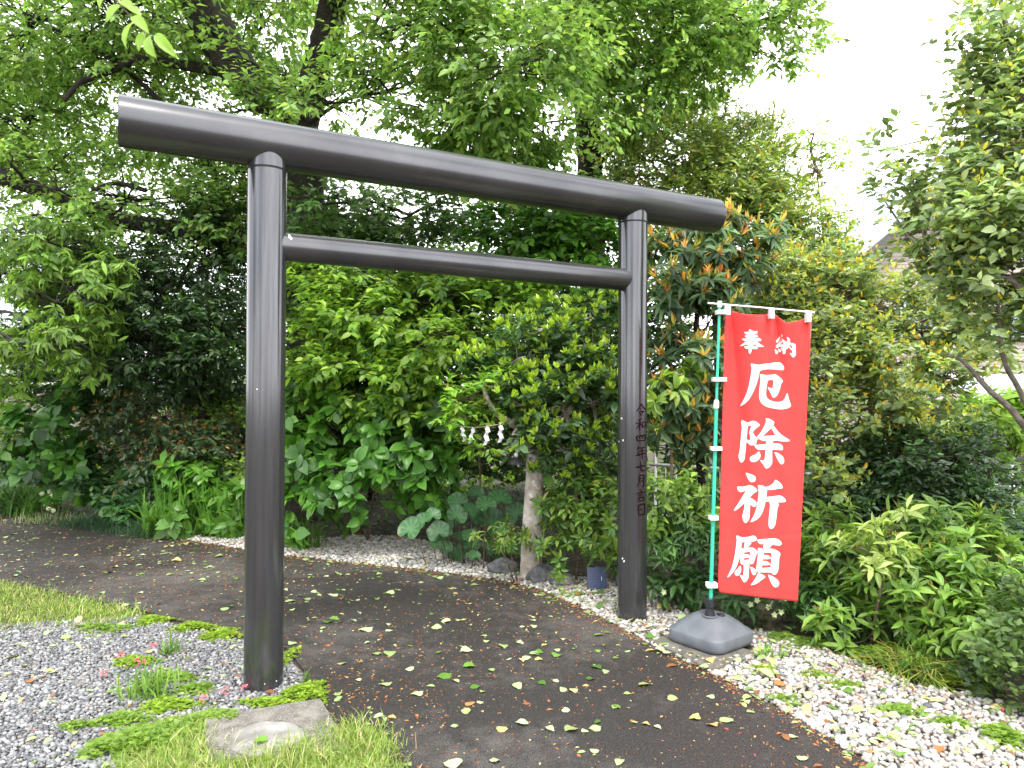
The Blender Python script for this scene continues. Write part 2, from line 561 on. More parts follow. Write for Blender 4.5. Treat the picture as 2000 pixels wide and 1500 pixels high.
def bulk_blobs(name, pos, size, cols, r, tmpl, parent, mat, flat_z=0.6):
    tv, tt = tmpl
    n = len(pos)
    Rm = rand_rot(r, n)
    S = np.stack([size * r.uniform(0.85, 1.3, n), size * r.uniform(0.65, 1.0, n), size * flat_z * r.uniform(0.75, 1.15, n)], 1)
    jit = 1 + r.normal(0, 0.07, (n, len(tv), 1))
    V = np.einsum('nij,nkj->nki', Rm, tv[None] * S[:, None] * jit) + pos[:, None]
    T = tt[None] + (np.arange(n) * len(tv))[:, None, None]
    me = trimesh(name, V.reshape(-1, 3), T.reshape(-1, 3), mat, np.repeat(cols, len(tv), 0), True)
    o = link(name, me, parent)
    o["kind"] = "stuff"
    return o


def pebble_variants(r, tmpl, mat, pal, count=10, flat_z=0.6):
    tv, tt = tmpl
    out = []
    for i in range(count):
        s = np.array([r.uniform(0.9, 1.3), r.uniform(0.65, 1.0), flat_z * r.uniform(0.8, 1.15)])
        V = tv * s * (1 + r.normal(0, 0.05, (len(tv), 1)))
        out.append(trimesh("pebble", V, tt, mat, np.repeat(np.array(pal[i % len(pal)])[None], len(tv), 0), True))
    return out


def hex_points(poly, d, r):
    a = np.array(poly)
    x0, y0 = a.min(0); x1, y1 = a.max(0)
    xs = np.arange(x0, x1, d); ys = np.arange(y0, y1, d * 0.866)
    X, Y = np.meshgrid(xs, ys)
    X = X + (np.arange(len(ys)) % 2)[:, None] * d / 2
    X = X.ravel() + r.normal(0, d * 0.22, X.size); Y = Y.ravel() + r.normal(0, d * 0.22, Y.size)
    k = inside(X, Y, poly)
    return X[k], Y[k]


def pebble_bed(name, poly, d, size, pal, wts, r, n_single, keep=None):
    bed = flat(name, poly, 0.003, M['soil'])
    X, Y = hex_points(poly, d, r)
    X2, Y2 = hex_points(poly, d * 1.15, r)
    X = np.concatenate([X, X2]); Y = np.concatenate([Y, Y2])
    Z = np.concatenate([np.full(len(X) - len(X2), size * 0.35), np.full(len(X2), size * 0.95)]) + r.uniform(0, size * 0.3, len(X))
    pos = np.stack([X, Y, Z], 1)
    if keep is not None:
        pos = pos[keep(pos)]
    u, v, dd = to_px(pos)
    vis = (u > -60) & (u < 2060) & (v < 1580) & (dd > 0.3)
    pos, dd, u, v = pos[vis], dd[vis], u[vis], v[vis]
    inf = (u > 5) & (u < 1995) & (v < 1490) & (pos[:, 2] > size * 0.8)
    score = np.where(inf, dd, 1e6)
    order = np.argsort(score)
    one = order[:n_single]; rest = order[n_single:]
    var = pebble_variants(r, (ICO_V, ICO_T), M['pebble'], [pebble_cols(r, 1, pal, wts)[0] for _ in range(14)], 14)
    for i in one:
        o = bpy.data.objects.new("pebble", var[r.integers(len(var))])
        COL.objects.link(o); o.parent = bed
        o.location = pos[i]
        s = size * math.exp(r.normal(0, 0.25)); o.scale = (s, s, s)
        o.rotation_euler = (r.normal(0, 0.3), r.normal(0, 0.3), r.uniform(0, 6.28))
    n = len(rest)
    bulk_blobs("pebble_fill", pos[rest], size * np.exp(r.normal(0, 0.25, n)), pebble_cols(r, n, pal, wts), r, (ICO_V, ICO_T) if n < 14000 else (ICO_LO_V, ICO_LO_T), bed, M['pebble'])
    return bed


_b = bmesh.new(); bmesh.ops.create_icosphere(_b, subdivisions=1, radius=1.0)
# low template: a plain icosahedron
_g = (1 + 5 ** 0.5) / 2
ICO_LO_V = np.array([(-1, _g, 0), (1, _g, 0), (-1, -_g, 0), (1, -_g, 0), (0, -1, _g), (0, 1, _g), (0, -1, -_g), (0, 1, -_g), (_g, 0, -1), (_g, 0, 1), (-_g, 0, -1), (-_g, 0, 1)]) / math.sqrt(1 + _g * _g)
ICO_LO_T = np.array([(0, 11, 5), (0, 5, 1), (0, 1, 7), (0, 7, 10), (0, 10, 11), (1, 5, 9), (5, 11, 4), (11, 10, 2), (10, 7, 6), (7, 1, 8), (3, 9, 4), (3, 4, 2), (3, 2, 6), (3, 6, 8), (3, 8, 9), (4, 9, 5), (2, 4, 11), (6, 2, 10), (8, 6, 7), (9, 8, 1)])
_b.free()

WHITE_PAL = [(0.39, 0.37, 0.34), (0.47, 0.45, 0.42), (0.27, 0.255, 0.24), (0.35, 0.285, 0.24), (0.16, 0.16, 0.165), (0.26, 0.20, 0.15), (0.08, 0.08, 0.085)]
WHITE_W = [5, 6, 3, 2.0, 0.9, 0.8, 0.2]
GREY_PAL = [(0.14, 0.143, 0.15), (0.20, 0.203, 0.21), (0.27, 0.27, 0.272), (0.085, 0.088, 0.097), (0.40, 0.39, 0.375), (0.21, 0.17, 0.145)]
GREY_W = [5, 5, 3, 2.5, 1.0, 0.7]

BED_R = [(1740, 1540), (1700, 1500), (1560, 1408), (1390, 1318), (1275, 1262), (1200, 1222), (1130, 1186), (1060, 1156), (1010, 1142),
         (1060, 1128), (1130, 1130), (1200, 1140), (1270, 1158), (1340, 1180), (1420, 1218), (1500, 1240), (1580, 1262), (1680, 1300), (1800, 1345), (1900, 1360), (2010, 1395), (2100, 1430), (2200, 1540)]
pstand = G(1388, 1262)


def off_slab(p):
    return np.hypot(p[:, 0] - pstand.x, p[:, 1] - pstand.y) > 0.27


bed_r = pebble_bed("white_pebble_bed", gpoly(BED_R), 0.034, 0.0178, WHITE_PAL, WHITE_W, rng, 300, off_slab)
BED_F = [(330, 1050), (430, 1067), (555, 1086), (640, 1095), (760, 1107), (890, 1123), (1010, 1141), (1030, 1128), (960, 1105), (900, 1078), (800, 1052), (700, 1048), (620, 1056), (560, 1058), (470, 1048), (380, 1042)]
bed_f = pebble_bed("white_pebble_strip", gpoly(BED_F), 0.034, 0.0178, WHITE_PAL, WHITE_W, rng, 60)
BED_G = [(-260, 1240), (0, 1222), (160, 1212), (280, 1205), (400, 1236), (470, 1254), (546, 1266), (568, 1290), (596, 1330), (625, 1374), (500, 1392), (400, 1412), (395, 1500), (330, 1560), (-500, 1560)]
bed_g = pebble_bed("grey_pebble_bed", gpoly(BED_G), 0.022, 0.0115, GREY_PAL, GREY_W, rng, 300)

# ---- concrete pieces in the ground
slab = Geo()
A, B, C, D = [G(*p) for p in ((398, 1412), (626, 1374), (684, 1472), (405, 1500))]
zt = 0.032
slab.add([A, B, C, D, A + Vector((0, 0, zt)), B + Vector((0, 0, zt)), C + Vector((0, 0, zt)), D + Vector((0, 0, zt))],
         [(3, 2, 1, 0), (4, 5, 6, 7), (0, 1, 5, 4), (1, 2, 6, 5), (2, 3, 7, 6), (3, 0, 4, 7)])
ctr = G(520, 1440, zt)
footing = empty("concrete_footing", (ctr.x, ctr.y, 0), "weathered concrete footing slab with a worn white round cap, set in the grass", "slab")
slab.build("slab", M['concrete'], footing, bevel=0.008)
dg = Geo()
prof = [(0.168, zt - 0.01), (0.168, zt + 0.002), (0.160, zt + 0.005), (0.10, zt + 0.006), (0.001, zt + 0.006)]
dg.lathe(prof, 40, (ctr.x, ctr.y, 0))
for v in dg.V:
    dx, dy = v.x - ctr.x, v.y - ctr.y
    th = math.atan2(dy, dx)
    f = 1 + 0.035 * math.sin(3 * th + 1) + 0.025 * math.sin(7 * th) + 0.02 * math.sin(13 * th + 2)
    v.x, v.y = ctr.x + dx * f, ctr.y + dy * f
dg.build("round_cap", M['disc'], footing, smooth=True)

stone = Geo()
pA, pB, pC, pD = [G(*p) for p in ((1264, 1256), (1392, 1318), (1475, 1282), (1340, 1236))]
zs = 0.03
stone.add([pA, pB, pC, pD] + [p + Vector((0, 0, zs)) for p in (pA, pB, pC, pD)],
          [(3, 2, 1, 0), (4, 5, 6, 7), (0, 1, 5, 4), (1, 2, 6, 5), (2, 3, 7, 6), (3, 0, 4, 7)])
so = stone.build("paving_slab", M['concrete_dark'], None, bevel=0.006, org=(pstand.x, pstand.y, 0))
tag(so, "flat mossy grey paving slab under the banner stand", "slab")

# ================================================================== TORII
PL = G(514.5, 1341); PR = G(1234.5, 1209)
PL.z = PR.z = 0
axis = (PR - PL).normalized()
perp = Vector((-axis.y, axis.x, 0))
RP, RK, RN = 0.2163 / 2, 0.2674 / 2, 0.1652 / 2
ZRING = 2.955
ZK = 3.105
ZN = 2.525
torii = empty("torii_gate", (PL + PR) / 2, "dark grey metal torii gate with two round posts straddling the path", "gate")
IMG = []


def cyl_part(name, a, b, r, mat, parent, seg=48, bev=0.0, ends=True):
    g = Geo()
    a, b = Vector(a), Vector(b)
    t = (b - a).normalized()
    if bev:
        pts = [a, a + t * bev, b - t * bev, b]; rad = [r - bev, r, r, r - bev]
    else:
        pts = [a, b]; rad = [r, r]
    g.tube(pts, rad, seg, True)
    return g.build(name, mat, parent, smooth=True, auto=math.radians(35))


posts = []
for q in (PL, PR):
    p = cyl_part("post", q + Vector((0, 0, -0.3)), q + Vector((0, 0, ZRING - 0.004)), RP, M['torii_post'], torii, 64)
    posts.append(p)
    cyl_part("sleeve", q + Vector((0, 0, ZRING)), q + Vector((0, 0, ZK)), RP + 0.003, M['torii_post'], torii, 64, 0.002)
    cyl_part("seam_ring", q + Vector((0, 0, ZRING - 0.009)), q + Vector((0, 0, ZRING + 0.002)), RP + 0.0014, M['seam'], torii, 64)


def on_torii_plane(x, y):
    d = ray(x, y)
    t = (PL - ORG).dot(perp) / d.dot(perp)
    return ORG + d * t


kl = (on_torii_plane(230, 240) - PL).dot(axis)
kr = (on_torii_plane(1396, 412) - PL).dot(axis)
cyl_part("top_beam", PL + axis * kl + Vector((0, 0, ZK)), PL + axis * kr + Vector((0, 0, ZK)), RK, M['torii_beam'], torii, 72, 0.004)
cyl_part("tie_beam", PL + axis * 0.02 + Vector((0, 0, ZN)), PR - axis * 0.02 + Vector((0, 0, ZN)), RN, M['torii_beam'], torii, 56)


def post_hit(x, y, q, r):
    """pixel -> point on a vertical cylinder"""
    d = ray(x, y)
    ox, oy = ORG.x - q.x, ORG.y - q.y
    a = d.x ** 2 + d.y ** 2; b = 2 * (ox * d.x + oy * d.y); c = ox * ox + oy * oy - r * r
    disc = b * b - 4 * a * c
    if disc < 0: return None
    return ORG + d * ((-b - math.sqrt(disc)) / (2 * a))


# brush inscription on the right post: strokes (zoom pixels), width
S1 = [  # origin 1220,780
    [([(410, 100), (370, 190), (290, 295)], 28), ([(410, 110), (450, 190), (515, 260)], 34), ([(375, 240), (430, 232)], 26), ([(335, 305), (470, 290), (425, 350)], 28), ([(370, 340), (425, 400)], 34)],
    [([(420, 465), (330, 515)], 30), ([(270, 595), (400, 560)], 30), ([(375, 490), (370, 600), (358, 755)], 36), ([(360, 610), (290, 715)], 26), ([(385, 590), (420, 640)], 24), ([(430, 570), (435, 700)], 32), ([(430, 570), (510, 545), (510, 660)], 30), ([(435, 670), (520, 655)], 28)],
    [([(280, 905), (315, 1030)], 40), ([(280, 910), (510, 875), (495, 1010)], 36), ([(375, 910), (345, 980)], 24), ([(430, 890), (440, 950), (465, 950)], 26), ([(310, 1015), (510, 1000)], 30)],
    [([(345, 1140), (310, 1245)], 34), ([(340, 1195), (490, 1170)], 28), ([(345, 1265), (480, 1240)], 26), ([(330, 1270), (335, 1360)], 28), ([(270, 1375), (520, 1305)], 34), ([(430, 1180), (430, 1455)], 36)]]
S2 = [  # origin 1220,895
    [([(275, 225), (510, 175)], 36), ([(390, 95), (400, 260), (420, 310), (490, 295)], 38)],
    [([(350, 425), (355, 560), (315, 695)], 30), ([(345, 425), (465, 410), (460, 690), (415, 690)], 32), ([(365, 500), (440, 485)], 22), ([(365, 565), (440, 550)], 22)],
    [([(405, 760), (410, 870)], 34), ([(290, 865), (510, 820)], 30), ([(330, 920), (470, 880)], 28), ([(330, 965), (355, 1055)], 32), ([(335, 970), (460, 945), (465, 1030)], 34), ([(355, 1050), (490, 1025)], 28)],
    [([(330, 1145), (345, 1395)], 36), ([(330, 1150), (490, 1115), (485, 1390)], 38), ([(370, 1255), (440, 1240)], 28), ([(345, 1380), (490, 1370)], 30)]]
lift_i = 0
for oy, chars in ((780, S1), (895, S2)):
    for strokes in chars:
        g = Geo()
        for pts, w in strokes:
            lift_i += 1
            r = RP + 0.0006 + 0.00005 * (lift_i % 9)
            # resample
            dense = []
            for i in range(len(pts) - 1):
                n = 6
                for j in range(n + (i == len(pts) - 2)):
                    t = j / n
                    dense.append((pts[i][0] * (1 - t) + pts[i + 1][0] * t, pts[i][1] * (1 - t) + pts[i + 1][1] * t))
            V = []
            m = len(dense)
            for i, (x, y) in enumerate(dense):
                a, b = dense[max(i - 1, 0)], dense[min(i + 1, m - 1)]
                dx, dy = b[0] - a[0], b[1] - a[1]
                L = math.hypot(dx, dy) or 1
                ww = w / 2 * (0.8 + 0.3 * math.sin(math.pi * min(1, i / (m - 1) * 1.15)))
                for sgn in (-1, 1):
                    px_, py_ = x - dy / L * ww * sgn, y + dx / L * ww * sgn
                    V.append(post_hit(1220 + px_ * 0.08, oy + py_ * 0.08, PR, r))
            if any(v is None for v in V): continue
            g.add(V, [(2 * i, 2 * i + 1, 2 * i + 3, 2 * i + 2) for i in range(m - 1)])
        g.build("inscription_character", M['ink'], torii)

# small white marks on the posts and the tie beam
for q, x, y, s in ((PR, 1214, 817, 3), (PR, 1217, 860, 3.2), (PR, 1209, 862, 2.2), (PR, 1216, 1091, 3.2), (PR, 1219, 1096, 3.4), (PL, 502, 760, 2.6), (PL, 540, 1330, 2.5), (PL, 517, 1336, 2)):
    g = Geo(); V = []
    for k in range(8):
        th = k / 8 * 6.283
        V.append(post_hit(x + math.cos(th) * s * prng.uniform(.3, .65), y + math.sin(th) * s * prng.uniform(.4, .8), q, RP + 0.0012))
    g.add(V, [tuple(range(8))])
    g.build("paint_chip", M['white_plastic'], torii)

tp = on_torii_plane(567, 463) - perp * (RN * 0.86)
if (tp - ORG).length > (tp + perp * RN * 1.7 - ORG).length: tp = tp + perp * RN * 1.72
g = Geo()
g.add([P(563.5, 457, tp.y - 0.012), P(567, 459.5, tp.y - 0.012), P(571.5, 466, tp.y - 0.012), P(567.5, 471, tp.y - 0.012), P(562.5, 465, tp.y - 0.012)], [(0, 1, 2, 3, 4)])
g.build("tape_scrap", M['white_plastic'], torii)

# ================================================================== BANNER
YB = 4.80
TOPX = [1416, 1427, 1440, 1457, 1484, 1504, 1514, 1524, 1536, 1556, 1576, 1585]
TOPY = [614.5, 607, 610, 613.5, 615, 613, 614, 622, 630, 627, 621, 629]


def xl(y): return 1416 - 14 * (y - 614) / 543
def xr(y): return 1585 - 27 * (y - 629) / 546


def bdepth(x, y):
    u = (x - xl(y)) / (xr(y) - xl(y)); v = (y - 614) / 550
    top = math.exp(-max(v, 0) * 5.0)
    d = 0.055 * top * math.cos(2 * math.pi * (u - 0.07) / 0.47)
    # diagonal draw lines from the hanging loops
    for u0, k in ((0.05, 0.45), (0.57, -0.30), (0.57, 0.55), (0.98, -0.5)):
        e = (u - u0 - k * v) / (0.035 + 0.10 * v)
        d += 0.038 * math.exp(-e * e) * math.exp(-v * 4.5) * (1 if k > 0 else -1)
    d += 0.024 * math.sin(2 * math.pi * (1.35 * u + 0.12)) * (0.4 + 0.6 * v)
    d += 0.009 * math.sin(2 * math.pi * (2.6 * u - 0.5 * v))
    d += 0.0022 * math.exp(-((v - 0.49 - 0.03 * u) / 0.006) ** 2) + 0.0022 * math.exp(-((v - 0.80 + 0.02 * u) / 0.006) ** 2)
    return YB + d


NX, NY = 44, 130
V, Fc = [], []
for j in range(NY + 1):
    v = j / NY
    for i in range(NX + 1):
        u = i / NX
        yb = 1157 + 18 * u + (-8 if u < 0.02 else 0)
        x0 = 1416 + 169 * u
        yt = float(np.interp(x0, TOPX, TOPY))
        y = yt + (yb - yt) * v
        x = xl(y) + (xr(y) - xl(y)) * u
        V.append(P(x, y, bdepth(x, y)))
for j in range(NY):
    for i in range(NX):
        a = j * (NX + 1) + i
        Fc.append((a, a + 1, a + NX + 2, a + NX + 1))
borg = P(1488, 1165, YB)
banner = empty("banner", borg, "red fabric nobori banner with large white kanji hanging from its pole", "banner")
g = Geo(); g.add(V, Fc)
cloth = g.build("cloth", M['cloth'], banner, smooth=True)
sm = cloth.modifiers.new("thickness", 'SOLIDIFY'); sm.thickness = 0.0015; sm.offset = -1

GLY = {
 'small_character': [((1435, 635), 0.0675, [
  [265,195,415,195,415,125,450,120,550,185,640,162,690,185,700,225,680,255,520,275,400,280,330,270,290,235],
  [285,300,400,290,520,285,640,285,675,310,670,345,560,355,440,362,330,362,300,335],
  [205,385,370,385,480,378,570,372,700,368,760,400,770,435,750,468,640,460,560,450,430,450,320,460,260,455,225,425],
  [420,125,520,200,500,290,470,360,400,470,340,545,270,590,150,607,145,600,240,540,320,460,370,385,400,300,415,200],
  [495,340,560,355,640,460,700,520,770,570,845,608,835,630,660,635,620,600,550,450,490,380],
  [430,455,540,470,580,530,570,575,500,590,400,590,340,570,325,548,380,515,410,480],
  [268,610,410,600,500,605,600,605,665,655,660,690,620,700,500,688,400,685,320,682,285,650],
  [410,560,505,560,495,690,480,780,450,828,420,825,400,780,405,690]]),
  ((1435, 635), 0.0675, [
  [1290,235,1335,245,1395,300,1385,325,1340,355,1300,420,1280,460,1225,525,1190,495,1185,450,1230,420,1270,340],
  [1345,375,1385,385,1450,450,1430,480,1360,510,1310,570,1240,600,1200,590,1240,550,1290,500,1310,440],
  [1190,600,1240,555,1300,572,1390,535,1405,600,1390,655,1340,640,1300,615,1235,668,1195,645],
  [1160,700,1180,700,1255,765,1250,810,1215,838,1185,830],
  [1250,685,1285,685,1340,745,1320,785,1280,780],
  [1320,665,1350,655,1400,680,1390,735,1350,740],
  [1410,490,1450,470,1490,540,1495,640,1475,720,1470,800,1440,845,1410,845,1380,800,1390,680,1405,560],
  [1430,455,1520,480,1610,515,1700,520,1765,560,1755,620,1660,610,1600,570,1520,540,1440,530],
  [1500,345,1540,350,1600,400,1600,500,1580,600,1550,660,1480,715,1470,700,1500,600,1525,520,1530,430],
  [1570,590,1640,660,1670,720,1655,740,1600,690,1570,640],
  [1665,570,1760,570,1765,700,1775,850,1730,920,1690,938,1665,925,1600,830,1595,800,1660,820,1668,740,1660,650]])],
 'large_character': [((1440, 700), 0.07333, [
  [355,155,370,140,420,142,550,172,700,150,880,125,1050,105,1130,108,1190,145,1235,200,1250,250,1240,310,1215,318,1050,298,900,288,770,290,650,312,595,335,580,440,540,600,500,720,440,860,370,1000,300,1110,220,1190,150,1240,95,1268,75,1250,130,1170,200,1040,260,900,310,720,345,540,370,400,385,270,378,215],
  [600,430,640,425,740,445,850,440,950,432,1010,415,1080,465,1160,530,1215,600,1210,625,1165,680,1140,800,1100,910,1060,990,1010,1035,965,1048,935,1030,895,930,850,850,815,785,820,770,860,780,935,808,955,740,970,640,965,590,940,570,880,570,820,585,800,640,780,760,765,880,765,980,790,1050,850,1105,940,1140,1040,1160,1120,1160,1200,1140,1255,1090,1285,1030,1310,945,1330,930,1345,940,1365,1050,1400,1160,1435,1250,1420,1290,1330,1335,1220,1355,1120,1355,980,1335,830,1305,720,1260,640,1190,600,1110,582,1030,585,900,600,740,625,560,615,480]]),
  ((1435, 810), 0.08, [
  [155,165,180,135,215,140,315,195,330,275,315,300,300,500,285,640,270,830,255,960,240,1090,205,1150,160,1172,130,1150,100,1060,95,990,125,870,145,640,165,430,175,290,155,200],
  [300,195,320,195,380,170,440,148,490,155,560,195,615,245,605,270,540,320,480,370,450,410,450,450,490,510,525,560,540,610,535,670,510,720,470,740,410,750,370,740,320,690,280,655,285,605,370,622,380,590,375,520,355,440,370,370,415,265,330,275,300,290],
  [755,100,780,88,850,100,930,145,968,185,965,210,935,260,885,325,830,385,680,525,590,585,540,610,525,555,600,480,680,360,750,220,768,160],
  [935,255,1000,330,1060,410,1130,480,1220,545,1340,615,1345,635,1325,650,1200,655,1090,645,1055,635,1000,520,950,420,885,322],
  [680,525,850,510,1000,505,1070,560,1060,632,920,640,760,640,680,632,620,610,590,580],
  [760,600,915,600,940,670,920,720,912,860,915,1050,915,1180,870,1260,820,1305,770,1315,740,1295,700,1220,620,1120,630,1105,725,1125,745,1000,755,850,765,720],
  [475,740,620,730,770,722,930,708,1080,698,1140,730,1175,780,1180,830,1165,870,1050,858,910,852,750,852,590,862,550,845,500,790],
  [575,900,600,900,630,970,630,1020,590,1090,530,1140,460,1160,400,1145,368,1095,370,1045,420,1005,520,960],
  [965,920,1000,915,1090,955,1180,1020,1210,1100,1205,1170,1170,1210,1130,1212,1090,1170,1030,1060]]),
  ((1425, 915), 0.08, [
  [388,110,420,105,500,130,600,175,640,220,640,270,610,320,550,338,500,325,450,255],
  [185,455,200,440,300,445,400,430,500,400,560,425,640,480,680,540,660,565,590,605,545,650,495,715,440,760,370,835,290,915,180,1005,120,1035,103,1020,160,930,250,790,340,640,405,540,330,565,265,580,220,555,190,500],
  [370,800,520,690,505,880,495,1000,485,1220,450,1285,400,1335,370,1330,330,1270,305,1170,330,1080,360,970],
  [495,712,580,755,650,815,662,870,640,920,600,940,560,925,510,870,440,800],
  [688,425,710,410,780,412,890,455,915,530,895,690,880,800,850,930,810,1050,760,1150,700,1220,620,1275,520,1312,505,1298,570,1190,630,1060,670,920,700,720,715,560,700,480],
  [880,455,950,435,1030,390,1080,340,1110,280,1140,280,1220,335,1280,405,1298,460,1290,485,1200,495,1080,518,910,530],
  [890,695,1050,682,1180,662,1240,660,1310,695,1360,750,1375,790,1360,822,1250,828,1130,825,970,812,870,808],
  [970,800,1130,815,1190,850,1210,885,1170,960,1155,1100,1135,1260,1110,1390,1060,1460,1010,1478,970,1450,950,1380,955,1250,975,1060,988,900]]),
  ((1412, 1035), 0.08, [
  [322,155,340,135,375,142,450,180,560,178,650,162,730,135,780,150,825,200,820,250,780,275,660,295,530,300,465,295,445,430,415,600,395,720,350,850,300,960,230,1060,160,1130,120,1160,108,1145,160,1050,220,910,270,720,305,540,330,320,340,240],
  [525,300,660,290,700,325,660,370,600,440,560,470,510,462],
  [440,430,515,460,520,600,515,760,500,830,470,850,440,830,420,750,410,600],
  [510,460,600,440,700,425,770,450,840,520,850,555,805,620,785,700,750,800,710,840,650,830,640,720,660,610,665,550,645,530,515,555],
  [515,600,570,588,620,598,655,640,655,675,515,692],
  [515,738,655,720,700,760,640,825,500,830],
  [500,820,620,820,652,855,640,900,632,1000,632,1150,600,1220,550,1275,515,1282,490,1255,415,1120,425,1102,490,1122,505,1010,510,920],
  [410,878,430,880,450,940,440,1020,400,1100,350,1128,300,1105,285,1055,295,1010,350,960],
  [665,905,690,900,770,945,815,985,812,1060,785,1098,745,1105,715,1080,690,1000],
  [832,250,850,238,1000,225,1150,212,1260,205,1340,225,1400,265,1438,320,1430,360,1390,385,1300,375,1180,355,1000,348,910,348,870,315],
  [995,345,1170,350,1195,380,1150,430,1110,465,980,465],
  [850,450,880,438,985,465,1005,560,985,700,965,850,950,935,930,1040,880,1048,840,1030,815,960,825,850,845,700,860,560],
  [980,465,1110,462,1210,458,1290,485,1370,535,1408,580,1400,620,1375,670,1370,800,1355,940,1340,1020,1300,1080,1250,1098,1215,1085,1180,1045,1160,920,1175,780,1190,650,1185,580,1150,550,1000,560],
  [985,622,1050,608,1110,620,1165,670,1165,710,975,718],
  [970,772,1030,760,1090,770,1150,820,1150,858,955,866],
  [950,928,1080,920,1180,915,1200,1045,1100,1035,920,1042],
  [850,1065,900,1065,980,1095,1035,1140,1025,1165,950,1220,860,1290,770,1335,690,1352,682,1340,750,1250,820,1140],
  [1095,1095,1120,1090,1230,1140,1330,1215,1375,1280,1370,1350,1330,1395,1270,1405,1220,1370,1170,1280,1130,1180]])]}


def chaikin(p):
    q = []
    n = len(p)
    for i in range(n):
        a, b = p[i], p[(i + 1) % n]
        q += [(a[0] * .8 + b[0] * .2, a[1] * .8 + b[1] * .2), (a[0] * .2 + b[0] * .8, a[1] * .2 + b[1] * .8)]
    return q


for cname, glyphs in GLY.items():
    for (ox, oy), sc, polys in glyphs:
        bm = bmesh.new()
        for k, pl_ in enumerate(polys):
            pts = chaikin([(ox + pl_[i] * sc, oy + pl_[i + 1] * sc) for i in range(0, len(pl_), 2)])
            sub = bmesh.new()
            f = sub.faces.new([sub.verts.new((x, y, 0)) for x, y in pts])
            f.normal_update()
            bmesh.ops.triangulate(sub, faces=[f])
            for _ in range(5):
                long_e = [e for e in sub.edges if e.calc_length() > 6]
                if not long_e: break
                bmesh.ops.subdivide_edges(sub, edges=long_e, cuts=1)
                bmesh.ops.triangulate(sub, faces=sub.faces)
            mp = {}
            for v in sub.verts:
                x, y = v.co.x, v.co.y
                mp[v] = bm.verts.new(P(x, y, bdepth(x, y) - 0.0022 - 0.0003 * k) - borg)
            for f in sub.faces:
                try: bm.faces.new([mp[v] for v in f.verts])
                except ValueError: pass
            sub.free()
        me = bpy.data.meshes.new(cname); bm.to_mesh(me); bm.free()
        me.materials.append(M['white_paper'])
        link(cname, me, banner)


def px_box(name, x0, y0, x1, y1, Y, th, mat, parent, x2=None):
    """a small box whose front face spans the given pixels at depth Y"""
    g = Geo()
    q = [P(x0, y0, Y), P(x1, y0, Y), P(x1, y1, Y), P(x0, y1, Y)]
    b = [v + Vector((0, th, 0)) for v in q]
    g.add(q + b, [(0, 1, 2, 3), (7, 6, 5, 4), (0, 4, 5, 1), (1, 5, 6, 2), (2, 6, 7, 3), (3, 7, 4, 0)])
    return g.build(name, mat, parent, bevel=0.0015)


# white hanging loops (parts of the banner)
for (x0, y0, x1, y1) in ((1419, 594, 1427, 615), (1505, 602.5, 1513, 622), (1577, 609, 1585, 629)):
    px_box("hanging_loop", x0, y0, x1, y1, YB - 0.032, 0.050, M['white_paper'], banner)
for (x0, y0, x1, y1) in ((1401, 605, 1420, 613.5), (1394, 737, 1420, 745), (1391, 873, 1411, 880.5), (1387.5, 1008.5, 1404, 1016.5), (1382, 1140, 1402, 1149)):
    px_box("hanging_loop", x0, y0, x1, y1, YB - 0.034, 0.056, M['white_paper'], banner)

pole_b = P(1386.5, 1225, YB); pole_t = P(1405.5, 592, YB)
pole = empty("banner_pole", pole_b, "slim green plastic banner pole with white crossbar and white joint", "pole")
g = Geo(); g.tube([pole_b + (pole_t - pole_b) * 0.0, P(1399, 800, YB)], [0.0125, 0.0125], 16); g.build("lower_tube", M['green_pole'], pole, smooth=True, auto=0.6)
g = Geo(); g.tube([P(1399.4, 785, YB), pole_t], [0.0095, 0.0095], 16); g.build("upper_tube", M['green_pole'], pole, smooth=True, auto=0.6)
g = Geo(); g.tube([P(1398.6, 799, YB), P(1398.7, 796, YB), P(1399.3, 784, YB), P(1399.4, 781, YB)], [0.012, 0.0185, 0.0165, 0.012], 20); g.build("joint", M['white_plastic'], pole, smooth=True, auto=0.6)
g = Geo(); g.tube([P(1405.3, 600, YB), P(1405.6, 588, YB)], [0.0145, 0.0145], 20); g.build("top_cap", M['white_plastic'], pole, smooth=True, auto=0.6)
g = Geo(); g.tube([P(1382, 592, YB), P(1484, 600.5, YB), P(1590, 610.5, YB)], [0.0058, 0.0058, 0.0058], 12); g.build("crossbar", M['white_plastic'], pole, smooth=True, auto=0.6)
g = Geo(); g.tube([P(1572, 608.6, YB), P(1590.5, 610.6, YB)], [0.009, 0.009], 12); g.build("crossbar_tip", M['white_plastic'], pole, smooth=True, auto=0.6)

# water-filled base: rounded square, turned about 40 degrees
base = empty("banner_stand", (pstand.x, pstand.y, zs), "grey plastic water-filled banner stand with black socket", "stand")
rotz = math.radians(38)


def rsq(h, rc, z, seg=9):
    out = []
    for cx_, cy_, a0 in ((1, 1, 0), (-1, 1, 90), (-1, -1, 180), (1, -1, 270)):
        for k in range(seg):
            a = math.radians(a0 + 90 * k / (seg - 1))
            x, y = cx_ * (h - rc) + rc * math.cos(a), cy_ * (h - rc) + rc * math.sin(a)
            out.append(Vector((pstand.x + x * math.cos(rotz) - y * math.sin(rotz), pstand.y + x * math.sin(rotz) + y * math.cos(rotz), zs + z)))
    return out


